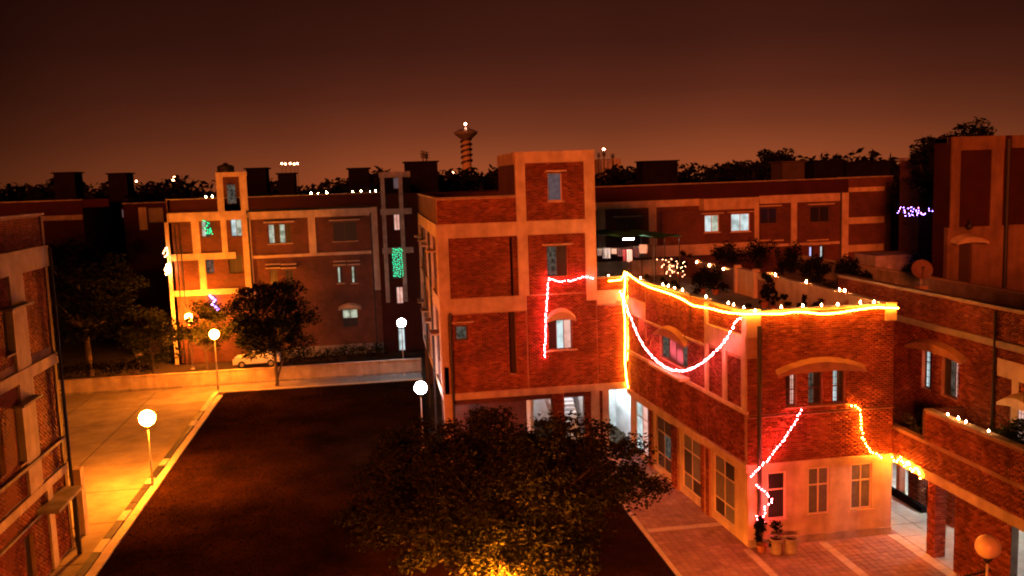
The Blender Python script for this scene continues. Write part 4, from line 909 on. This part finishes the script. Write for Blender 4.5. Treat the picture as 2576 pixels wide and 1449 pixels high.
# terrace shrubs
def at_z(x,y,z): return gz(x,y,z)
tl = [(zq(940,1050),.72,.95,'dark round bush in the middle of the roof terrace'),(zq(1040,1060),.7,1.05,'second round bush right of the middle terrace bush'),(zq(1425,1130),.42,1.5,'tall narrow shrub in front of the terrace gate pier'),
      (zq(640,900),.5,.7,'leafy potted plant beside the yellow rope at the terrace corner'),(zq(760,920),.5,.8,'leafy potted plant behind the cluster of terrace lights'),(zq(800,850),.5,.7,'leafy potted plant near the net poles'),(zq(560,905),.3,.5,'short potted plant nearest the terrace corner')]
for i,(pp,r_,h_,l_) in enumerate(tl):
    q_ = at_z(*pp,TZ); shrub(q_.x,q_.y,TZ,r_,h_,l_,'potted plant',seed=100+i,n=16,per=90,group='plants on the wing terrace')
for i,(pp,z_,r_,h_,l_) in enumerate(((zq(1590,860),8.55,.95,1.9,'large dark bush behind the lit lamps of the east parapet'),(zq(1810,890),8.55,.8,1.5,'dark bush on the next roof, right of the large one'),(zq(2035,905),8.55,.85,1.4,'dark bush on the next roof above the pair of lamps'),
    (zq(1330,800),8.55,1.3,1.0,'wide dark bush before the yellow bay'),(zq(1100,790),8.55,1.2,1.0,'wide dark bush left of the yellow bay corner'),(zq(2200,910),8.55,.7,1.1,'dark bush left of the round dish'))):
    q_ = gx(*pp,24.6) if h_ != 1.0 else at_z(*pp,z_); shrub(q_.x,q_.y,z_,r_,h_,l_,'bush',pot=False,seed=140+i,name='bush',n=18,per=90,size=.09)
for i in range(13):      # pots lined up inside the side parapet
    s_ = 1.0+i*.98+random.uniform(-.2,.2); q_ = FW.P(s_,0,-random.uniform(.75,1.15))
    shrub(q_[0],q_[1],TZ,random.uniform(.22,.42),random.uniform(.55,1.25),'potted plant number '.replace('number ','')+['at the far end','second from the far end','third from the far end','fourth from the far end','fifth from the far end','sixth from the far end','in the middle','sixth from the front corner','fifth from the front corner','fourth from the front corner','third from the front corner','second from the front corner','nearest the front corner'][i]+' of the row inside the side parapet','potted plant',seed=300+i,n=10,per=60,group='plants on the wing terrace')
for i in range(5):
    x_ = 18.9-random.uniform(0,.4); y_ = 36.2+i*1.35
    shrub(x_,y_,TZ,random.uniform(.2,.35),random.uniform(.5,.9),['frontmost','second','middle','fourth','rearmost'][i]+' potted plant against the east parapet wall','potted plant',seed=330+i,n=8,per=55,group='plants on the wing terrace')
# greenery on the right lower terrace
for i,(x_,y_,z_,r_,h_,l_) in enumerate(((21.4,32.6,3.36,.7,1.8,'dark climbing plant filling the terrace gap beside the brick wall'),(21.5,31.6,3.36,.7,1.9,'dark bushy plant under the two slit windows'),(21.9,27.6,4.4,.8,1.6,'leafy plant on the raised terrace behind three lamps'),(21.7,26.6,4.4,.75,1.5,'leafy plant near the bright window at right'),(21.6,25.8,4.4,.7,1.5,'leafy plant at the right end of the raised terrace'))):
    shrub(x_,y_,z_,r_,h_,l_,'plant',pot=False,seed=170+i,name='terrace_plant',n=18,per=110,m='leaf',size=.07)

# ================================================================== STREET LAMPS
def lamp(x, y, h, r, m, label, z0=0, group='globe street lamps'):
    t = empty('street_lamp', (x,y,z0), label, 'street lamp', group)
    MB().lathe([(.16,0),(.16,.05),(.07,.12),(.055,.5)],(x,y,z0),12).build('base', M['pole_paint'], t)
    MB().tube([(x,y,z0+.4),(x,y,z0+h-r*1.1)],.045,10,r1=.035).build('pole', M['pole_paint'], t)
    MB().lathe([(.05,-.16),(.09,-.1),(.15,0),(.12,.03)],(x,y,z0+h-r*1.02),14).build('collar', M['metal_dark'], t)
    pr = [(max(r*math.sin(math.pi*k/14),.004), -r*math.cos(math.pi*k/14)) for k in range(15)]
    MB().lathe(pr,(x,y,z0+h),22).build('globe', M[m], t, smooth=True); return t
emis('globe_off', (0,0,0), 0); mat('globe_glass', (.70,.55,.38), .35, spec=.5)
mat('globe_dim', (.7,.55,.4), .35)
lamp(-11.80,46.6,3.62,.39,'globe_sodium','brightest round orange street lamp, on the striped kerb of the driveway')
q_ = gy(539,841,68.2); lamp(q_.x,68.2,q_.z,.33,'globe_sodium','orange globe lamp at the junction, in front of glowing leaves')
q_ = gy(475,799,77.6); lamp(q_.x,77.6,q_.z,.33,'globe_sodium','orange globe lamp by the corner of the back apartment block')
lamp(2.07,49.4,3.6,.34,'globe_white','cool white globe lamp in front of the central building corner')
q_ = gy(1010,812,69.5); lamp(q_.x,69.5,q_.z,.33,'globe_white','cool white globe lamp in front of the lit far doorway')
q_ = gy(350,890,77.0); lamp(q_.x,77.0,q_.z,.34,'globe_glass','unlit globe lamp among the dark trees at left')
q_ = gy(2485,1375,23.6); lamp(q_.x,23.6,q_.z,.36,'globe_glass','large unlit globe lamp at the lower right corner')
lamp(3.5,28.1,1.45,.42,'globe_sodium','orange globe lamp hidden under the near side of the courtyard tree')

# ================================================================== LIGHT STRINGS
def bulb_mesh(name, r, m):
    q = MB().lathe([(r*.25,-r),(r*.85,-r*.5),(r,0),(r*.8,r*.6),(r*.2,r)],(0,0,0),6); me = bpy.data.meshes.new(name); me.from_pydata(q.v,[],q.f); me.materials.append(M[m]); return me
def resample(pts, step):
    pts = [Vector(p) for p in pts]; out = [pts[0]]; acc = 0
    for a_, b_ in zip(pts[:-1], pts[1:]):
        L = (b_-a_).length; d = step-acc
        while d <= L: out.append(a_.lerp(b_, d/L)); d += step
        acc = L-(d-step)
    return out
def smooth(pts, k=6):
    pts = [Vector(p) for p in pts]; out = []
    for i in range(len(pts)-1):
        p0, p1, p2, p3 = pts[max(i-1,0)], pts[i], pts[i+1], pts[min(i+2,len(pts)-1)]
        for j in range(k):
            t = j/k; out.append(.5*((2*p1)+(p2-p0)*t+(2*p0-5*p1+4*p2-p3)*t*t+(3*p1-p0-3*p2+p3)*t**3))
    return out+[pts[-1]]
BM = {}
def string(pts, m, label, step=.16, r=.024, jit=.03, group=None, sm=True):
    P = smooth(pts) if sm else [Vector(p) for p in pts]
    e = empty('light_string', P[0], label, 'string lights', group)
    MB().tube(P, .007, 4, cap=False).build('wire', M['metal_dark'], e)
    key = (m, r)
    if key not in BM: BM[key] = bulb_mesh('bulb', r, m)
    for q in resample(P, step):
        o = bpy.data.objects.new('bulb', BM[key]); link(o, e); o.location = q+Vector((random.uniform(-jit,jit), random.uniform(-jit,jit), random.uniform(-jit,jit)-.02))-P[0]
    return e
def rope(pts, label, m='rope_yellow', r=.028, group='yellow rope lights on the wing'):
    P = smooth(pts, 5); e = empty('rope_light', P[0], label, 'rope light', group)
    MB().tube(P, r, 7).build('light_tube', M[m], e)
    q = MB()
    for c in P[::14]: q.box(c.x-.03,c.x+.03,c.y-.03,c.y+.03,c.z+r*.6,c.z+r*1.3)
    q.build('clip', M['metal_dark'], e); return e
def on(F, x, y, t): a_, h_ = F.at(x, y); return F.P(a_, h_, t)
wtop = [(1576,684),(1590,692),(1612,708),(1640,722),(1668,731),(1694,740),(1722,752),(1748,767),(1772,772),(1800,777),(1826,784),(1850,787),(1888,790)]
rope([on(F1,x_,y_,.10) for x_,y_ in ((1530,706),(1548,705),(1562,702),(1570,686))], 'short yellow rope light segment on the inner wall left of the corner')
rope([on(FW,x_,y_,.12) for x_,y_ in wtop]+[on(FF,x_,y_,.16) for x_,y_ in ((1900,788),(1925,788),(1960,788),(1990,784),(2020,784),(2060,788),(2100,786),(2130,781),(2165,776),(2200,772),(2254,774))], 'long yellow rope light running along both parapet tops of the wing')
rope([on(F1,x_,y_,.16) for x_,y_ in ((1571,684),(1570,720),(1566,760),(1570,800),(1571,850),(1570,900),(1574,950),(1578,974))], 'vertical yellow rope light down the inner corner of the wing')
rope([on(F1,x_,y_,.22) for x_,y_ in ((1575,684),(1576,740),(1577,800),(1577,860),(1575,905))], 'second yellow rope light doubled beside the vertical corner rope', r=.014)
# pink swag on the wing wall
sw = [(1580,732),(1592,760),(1606,793),(1622,833),(1643,870),(1668,900),(1700,922),(1735,930),(1770,921),(1805,898),(1838,868),(1862,835),(1880,803),(1890,800)]
string([on(FW,x_,y_,.45) for x_,y_ in sw], 'bulb_blush', 'pink bulb garland hanging in a deep swag on the wing side wall', .17)
string([on(F1,x_,y_,.20) for x_,y_ in ((1489,699),(1470,695),(1455,698),(1440,704),(1424,705),(1406,706),(1392,704),(1380,698))], 'bulb_pink', 'pink bulb string running level below the upper window', .14)
string([on(F1,x_,y_,.20) for x_,y_ in ((1379,698),(1376,730),(1373,770),(1371,800),(1370,840),(1369,870),(1368,897))], 'bulb_pink', 'pink bulb string hanging straight down beside the arched window', .125)
string([on(FF,x_,y_,.5) for x_,y_ in ((2000,1024),(1985,1052),(1968,1080),(1945,1112),(1920,1143),(1895,1168),(1875,1186))], 'bulb_pink', 'pink bulb string slanting down the wing front to its left corner', .12)
string([on(FF,x_,y_,.35) for x_,y_ in ((1893,1212),(1898,1216),(1912,1226),(1926,1242),(1932,1254),(1922,1262),(1912,1268),(1916,1280),(1904,1292),(1893,1289),(1897,1302),(1908,1298),(1916,1306))], 'bulb_pink', 'tangled pink bulbs wound round the downpipe above the planters', .15)
string([on(FF,x_,y_,.14) for x_,y_ in ((2140,1016),(2155,1022),(2160,1050),(2163,1082),(2170,1105),(2185,1130),(2205,1143),(2218,1146))], 'bulb_yellow', 'yellow bulb string from the right slit window down to the beam', .14, .024)
string([(20.1,32.55,3.36),(20.25,32.45,3.2),(20.32,32.3,3.42),(20.35,32.1,3.12),(20.38,31.9,3.38),(20.38,31.6,3.08),(20.38,31.3,3.3),(20.38,31.0,2.95)], 'bulb_yellow', 'bunched yellow bulbs over the passage at the wing right corner', .13, .026)
# far garlands
Yv = 58.0
def pt(x_,y_,Y=Yv): return tuple(gy(*ze(x_,y_),Y))
string([pt(*q) for q in ((640,790),(665,745),(700,765),(735,750),(770,770),(690,800),(725,818),(760,790),(800,780),(780,810),(830,800),(860,790),(885,765),(905,790),(950,762),(985,735),(1005,700),(1018,722))], 'bulb_violet', 'violet and pink fairy light garland strung beside the dark tower', .2, .020, .09)
string([pt(*q) for q in ((650,760),(690,790),(720,760),(780,755),(800,800),(880,785),(1010,712))], 'bulb_rose', 'sparse rose bulbs mixed into the violet garland', .5, .022, .1)
r_ = nw[1]; pts = []
k = 0; x_ = r_[0]+.1
while x_ < r_[1]: pts += [(x_,79.35,r_[3]-.1),(x_,79.35,r_[2]+.2)] if k % 2 == 0 else [(x_,79.35,r_[2]+.2),(x_,79.35,r_[3]-.1)]; x_ += .19; k += 1
string(pts, 'bulb_teal', 'dense green bulb curtain covering a window of the narrow block', .19, .045, .05, sm=False)
r_ = holes[0]; string([(r_[0]+.3,79.9,r_[3]-.3),(r_[0]+.7,79.9,r_[3]-.6),(r_[0]+.3,79.9,r_[3]-1),(r_[0]+.9,79.9,r_[3]-1.2),(r_[0]+.4,79.9,r_[2]+.4),(r_[0]+.9,79.9,r_[2]+.3),(r_[0]+.7,79.9,r_[2]+.9)], 'bulb_green', 'green bulbs bunched in an upper window of the back block', .17, .045, .05, sm=False)
r_ = holes[-1]; string([(r_[0]+.1,79.9,r_[3]-.1),(r_[0]+.5,79.9,r_[3]-.5),(r_[0]+.2,79.9,r_[3]-.9),(r_[0]+.8,79.9,r_[3]-1.3),(r_[0]+.5,79.9,r_[2]-.1),(r_[0]+.8,79.9,r_[2]-.3)], 'bulb_violet', 'violet bulbs in the low window behind the lit tree', .2, .045, .05, sm=False)
q_ = Vector(gy(*zb(545,1005),76)); string([q_,q_+Vector((.15,0,-.3)),q_+Vector((-.1,0,.35)),q_+Vector((.3,0,-.55))], 'bulb_pink', 'few red bulbs glinting through the leaves beside the small lit tree', .3, .02, sm=False)
for nm_,pp,cc_,lab in (('a',zb(45,632),'bulb_far','upper bunch of pale bulbs on the left edge of the back block'),('b',zb(55,745),'flame','lower bunch of warm bulbs on the left edge of the back block')):
    q_ = Vector(gy(*pp,79.7)); string([q_,q_+Vector((.25,0,.5)),q_+Vector((.35,0,-.1)),q_+Vector((.05,0,-.35))], cc_, lab, .22, .05, sm=False)
q_ = Vector(gz(*z1(825,1170),3.0)); string([Vector((q_.x,q_.y,q_.z)),Vector((q_.x+.3,q_.y,q_.z+.1))], 'bulb_green', 'tiny green light glinting in the dark left tree', .12, .035, sm=False)
q_ = gz(*z2(480,800),.4); t = empty('ground_light', (q_.x,q_.y,0), 'tiny white light on a short stake beside the driveway', 'light'); MB().tube([(q_.x,q_.y,0),(q_.x,q_.y,.36)],.015,6).build('stake',M['metal_dark'],t); MB().lathe([(.01,-.04),(.045,0),(.01,.04)],(q_.x,q_.y,.4),8).build('bulb',M['win_violet'],t)

# ================================================================== CLAY OIL LAMPS
DB = None
ORD = ['first','second','third','fourth','fifth','sixth','seventh','eighth','ninth','tenth']
def diya(loc, label, group, s=1.0):
    global DB
    if DB is None:
        b_ = MB().lathe([(.03,0),(.055,.012),(.075,.04),(.07,.042),(.045,.02)],(0,0,0),12); me1 = bpy.data.meshes.new('bowl'); me1.from_pydata(b_.v,[],b_.f); me1.materials.append(M['clay'])
        f_ = MB().lathe([(.006,.02),(.024,.045),(.028,.065),(.016,.095),(.004,.13)],(0,0,0),8); me2 = bpy.data.meshes.new('flame'); me2.from_pydata(f_.v,[],f_.f); me2.materials.append(M['flame']); DB = (me1, me2)
    t = empty('oil_lamp', loc, label, 'oil lamp', group)
    for nm, me in zip(('bowl','flame'), DB): o = bpy.data.objects.new(nm, me); link(o, t); o.scale = (s,s,s*random.uniform(.85,1.15))
    return t
G1 = 'clay lamps along the wing parapets'
for i,x_ in enumerate((1560,1725,1870,1995,2170,2275)): 
    s_ = FF.at(*zq(x_,1140))[0]; diya(FF.P(s_,9.575,-.14), ORD[i]+' burning clay lamp from the left on the front parapet of the wing', G1, 1.05)
for i,(x_,y_) in enumerate(((440,893),(610,950),(652,968),(700,980),(760,1003),(940,1058),(1110,1098),(1150,1118),(1230,1138),(1315,1150))):
    s_ = FW.at(*zq(x_,y_))[0]; diya(FW.P(s_,9.575,-.16), ORD[i]+' burning clay lamp from the far corner on the side parapet of the wing', G1, .95)
for i,(x_,y_) in enumerate(((850,832),(1070,830),(1225,845),(1500,912),(1738,958),(1995,1008),(2035,1008))):
    yy = gx(*zq(x_,y_),19.85).y; diya((19.85,min(max(yy,33.4),47.5) if i > 2 else 47.4+(3-i)*2.2,9.645 if i > 2 else 9.3), ORD[i]+' burning clay lamp from the left on the east parapet of the terrace', G1, 1.15)
diya(F1.P(F1.at(*zq(220,880))[0],9.56,-.1), 'burning clay lamp on the low wall beside the central tower', G1)
fb(F1,'coping',11.64,13.2,9.50,9.56,-.34,.03,M['plaster_grey'],cb)
for i,(x_,y_) in enumerate(((1250,575),(1310,532),(1350,605),(1475,660))):
    zr_ = ((2300+x_/1.7334)*.78922,(1000+y_/1.7334)*.78922); q_ = gx(*zr_,XT+.12)
    diya((XT+.12,q_.y,5.735), ORD[i]+' small clay lamp from the left on the raised right terrace wall', 'clay lamps on the right terrace wall', .8 if i != 1 else 1.0)
for i,(x_,y_) in enumerate(((1018,243),(1062,241),(1120,238),(1292,236),(1348,235),(1405,233),(1443,231))):
    q_ = FBk.at(*zb(x_,y_)); diya(FBk.P(q_[0],14.18,-.1), ORD[i]+' clay lamp from the left on the back apartment parapet', 'clay lamps on the back apartment parapet', [1.6,1,1.4,1.2,1.4,.8,1.6][i])
for i,x_ in enumerate((320,362)):
    q_ = FBk.at(*zb(x_,228)); diya(FBk.P(q_[0],14.18,-.1), ('left' if i == 0 else 'right')+' of the two lamps on the parapet left of the small stair tower', 'clay lamps on the back apartment parapet', 1.6)
# bunch of lamps and bulbs among the terrace pots
for i,(x_,y_) in enumerate(((605,800),(625,850),(655,880),(700,850),(745,830),(740,880),(680,820))):
    q_ = gy(*zq(x_,y_),50.5); shelf = q_
    string([q_,q_+Vector((.3,.1,.22)),q_+Vector((.55,-.1,-.12)),q_+Vector((.2,.2,-.3))], 'bulb_far', ORD[i]+' warm bulb cluster from the left among the terrace pots', .30, .02, .12, sm=False, group='bulb clusters among the terrace pots')

# ================================================================== TERRACE THINGS
def cloth(p0, p1, drop, m, label, seed=0, name='hanging_cloth', group='washing on the terrace line'):
    rg = random.Random(seed); q = MB(); n_ = 9; k_ = 5; vs = []
    p0, p1 = Vector(p0), Vector(p1); nrm = Vector((-(p1-p0).y, (p1-p0).x, 0)).normalized()
    for j in range(k_):
        for i in range(n_):
            c = p0.lerp(p1, i/(n_-1)); vs.append(c+nrm*(.05*math.sin(i*1.7+seed)*(.4+j*.3))-Vector((0,0,drop*j/(k_-1)*(1+.06*rg.uniform(-1,1)))))
    fs = [(j*n_+i, j*n_+i+1, (j+1)*n_+i+1, (j+1)*n_+i) for j in range(k_-1) for i in range(n_-1)]
    b = [v+nrm*.012 for v in vs]; N = len(vs)
    q.add(vs+b, fs+[tuple(N+a for a in reversed(f)) for f in fs]+[(i,N+i,N+i+1,i+1) for i in range(n_-1)]); o = q.build(name, M[m], None, smooth=True); return tag(o, label, 'cloth', group)
Yc = 51.0
L0, L1 = Vector(gy(*zq(110,700),Yc)), Vector(gy(*zq(560,672),Yc))
cl = empty('clothes_line', (L0.x,Yc,TZ), 'clothes line stretched across the far end of the wing terrace', 'clothes line')
for k,pp in enumerate((L0,L1)): MB().tube([(pp.x,Yc,TZ),(pp.x,Yc,pp.z+.05)],.03,8).build('post',M['metal_grey'],cl)
MB().tube([L0,L0.lerp(L1,.5)-Vector((0,0,.12)),L1],.012,5).build('line',M['metal_grey'],cl)
for i,(xa,xb,yt,yb_,m_,l_) in enumerate(((130,165,705,760,'cloth_white','small white cloth at the left end of the clothes line'),(172,232,702,782,'cloth_white','bright white shirt second from the left on the clothes line'),(236,280,706,745,'cloth_white','short white cloth in the middle left of the line'),
    (284,322,710,765,'cloth_dark','dark cloth left of the pale towel on the line'),(324,350,712,800,'cloth_red','long dull red cloth on the line'),(355,398,712,805,'cloth_white','long pale towel with dark edges on the line'),(405,450,700,770,'cloth_dark','dark shirt left of the brightest shirt on the line'),(455,518,675,742,'cloth_white','brightest white shirt at the right end of the clothes line'))):
    a_ = gy(*zq(xa,yt),Yc-.02); b_ = gy(*zq(xb,yt),Yc-.02); c_ = gy(*zq(xa,yb_),Yc); cloth(a_, b_, a_.z-c_.z, m_, l_, i)
# green net roof on poles
a_ = gy(*zq(110,568),49.5); b_ = gy(*zq(700,592),49.5)
nt_ = empty('shade_net', ((a_.x+b_.x)/2,50,TZ), 'dark green shade net stretched flat on thin poles beside the tower', 'shade net')
q = MB(); n_ = 12; vs = []
for j in range(4):
    for i in range(n_+1): vs.append((a_.x+(b_.x+.1-a_.x)*i/n_, 47.8+j*1.6, 11.75-.25*(i/n_)+.12*math.sin(i*1.3+j)))
fs = [(j*(n_+1)+i,j*(n_+1)+i+1,(j+1)*(n_+1)+i+1,(j+1)*(n_+1)+i) for j in range(3) for i in range(n_)]; N = len(vs)
q.add(vs+[(x_,y_,z_-.03) for x_,y_,z_ in vs], fs+[tuple(N+a for a in reversed(f)) for f in fs]).build('net', M['net_green'], nt_)
for x_ in (a_.x+2.9, b_.x-.9, b_.x-.05):
    for y_ in (48.0,52.4): MB().tube([(x_,y_,TZ),(x_,y_,11.6)],.035,8).build('pole',M['metal_dark'],nt_)
far_tl = gy(*zq(250,740),52.5)
tube_light((14.2,49.6,11.35),(1,0,0),'tube_warm','added white tube light under the green net, brightening the hanging washing',.6)  # unseen lamp added to light the fronts of the washing
# dishes and boxes
dish((24.5,37.6,9.5),.46,-.35,'round satellite dish at right, in front of the dark trees','dish')
MB().box(24.3,24.7,37.4,37.8,8.5,9.5).build('dish_stand', M['mortar'], rb)
dish((19.95,35.35,8.26),.46,-.3,'reddish satellite dish behind the right end of the east parapet','dish')
# planters at the wing corner
for i,(x_,y_,l_) in enumerate(((14.95,32.05,'left cement planter standing against the wing corner'),(15.5,31.95,'right cement planter beside the wing corner pipe'))):
    t = empty('planter', (x_,y_,.03), l_, 'planter', 'planters at the wing corner')
    MB().lathe([(.20,0),(.24,.1),(.25,.5),(.29,.55),(.29,.62),(.24,.62),(.22,.5)],(x_,y_,.03),14).build('pot', M['plaster_grey'], t)
    MB().lathe([(.0,.5),(.22,.52)],(x_,y_,.03),14).build('earth', M['soil'], t)
    if i == 0: leaves('foliage', t, np.array([[x_,y_,.95],[x_-.1,y_,1.2],[x_+.1,y_+.1,1.05]]), np.array([.28,.22,.25]), 60, .07, 'leaf_dark', 1, 3)
shrub(14.45,32.3,.03,.35,1.2,'dark leafy potted plant in the corner under the tangled pink bulbs','potted plant',seed=201,n=10,per=70)
# iron fence at lower right
FFn = Fac(20.4, 29.1, 0, -1)
fe = empty('iron_fence', (20.4,26,0), 'black iron bar fence below the raised building at lower right', 'fence')
for z_ in (.25,1.25): fb(FFn,'rail',3.3,9,z_,z_+.05,-.03,.03,M['metal_dark'],fe)
k = 0
while 3.35+k*.14 < 9: fb(FFn,'bar',3.35+k*.14,3.37+k*.14,.05,1.4,-.012,.012,M['metal_dark'],fe); k += 1
q1_, q2_ = gz(2245,1420), gz(2400,1425)
fe2 = empty('iron_fence', (19.5,28,0), 'low black iron fence in front of the lower right brick wall', 'fence')
F2 = Fac(18.6, 26.6, 1, .25)
for z_ in (.25,.95): fb(F2,'rail',0,2.2,z_,z_+.05,-.03,.03,M['metal_dark'],fe2)
for k in range(14): fb(F2,'bar',.05+k*.16,.075+k*.16,.05,1.1,-.012,.012,M['metal_dark'],fe2)

# ================================================================== PARKED CAR (white, behind the roadside tree)
q_ = gz(598,922); cx0, cy0 = q_.x+1.7, 77.2
car = empty('parked_car', (cx0,cy0,0), 'white hatchback parked behind the boundary wall, partly hidden by the round tree', 'car')
prof = [(-1.9,.35),(-1.92,.7),(-1.75,.86),(-1.05,.95),(-.45,1.42),(.85,1.46),(1.55,1.02),(1.85,.92),(1.9,.4)]
vs = [(cx0+x_, cy0+s_*(.80 if z_ < 1.1 else .62), z_) for s_ in (-1,1) for x_,z_ in prof]; n_ = len(prof)
MB().add(vs, [tuple(range(n_-1,-1,-1)), tuple(range(n_,2*n_))]+[(k,(k+1)%n_,n_+(k+1)%n_,n_+k) for k in range(n_)]).build('body', M['car_white'], car)
MB().add([(cx0-.93,cy0-.79,.98),(cx0-.45,cy0-.655,1.36),(cx0+.8,cy0-.655,1.38),(cx0+1.35,cy0-.79,1.03)],[(0,3,2,1)]).build('side_window', M['glass_dark'], car)
MB().add([(cx0-1.07,cy0-.7,.97),(cx0-.5,cy0-.57,1.41),(cx0-.5,cy0+.57,1.41),(cx0-1.07,cy0+.7,.97)],[(0,1,2,3)]).build('windscreen', M['glass_dark'], car)
for x_ in (-1.2,1.15):
    for y_ in (-.82,.66): w_ = MB().tube([(cx0+x_,cy0+y_,.31),(cx0+x_,cy0+y_+.16,.31)],.31,16).build('wheel', M['rubber'], car); MB().tube([(cx0+x_,cy0+y_-.012,.31),(cx0+x_,cy0+y_+.02,.31)],.17,12).build('rim', M['metal_grey'], w_)
for y_ in (-.6,.45): MB().box(cx0-1.95,cx0-1.88,cy0+y_,cy0+y_+.18,.62,.76).build('headlight', M['frame_pale'], car)
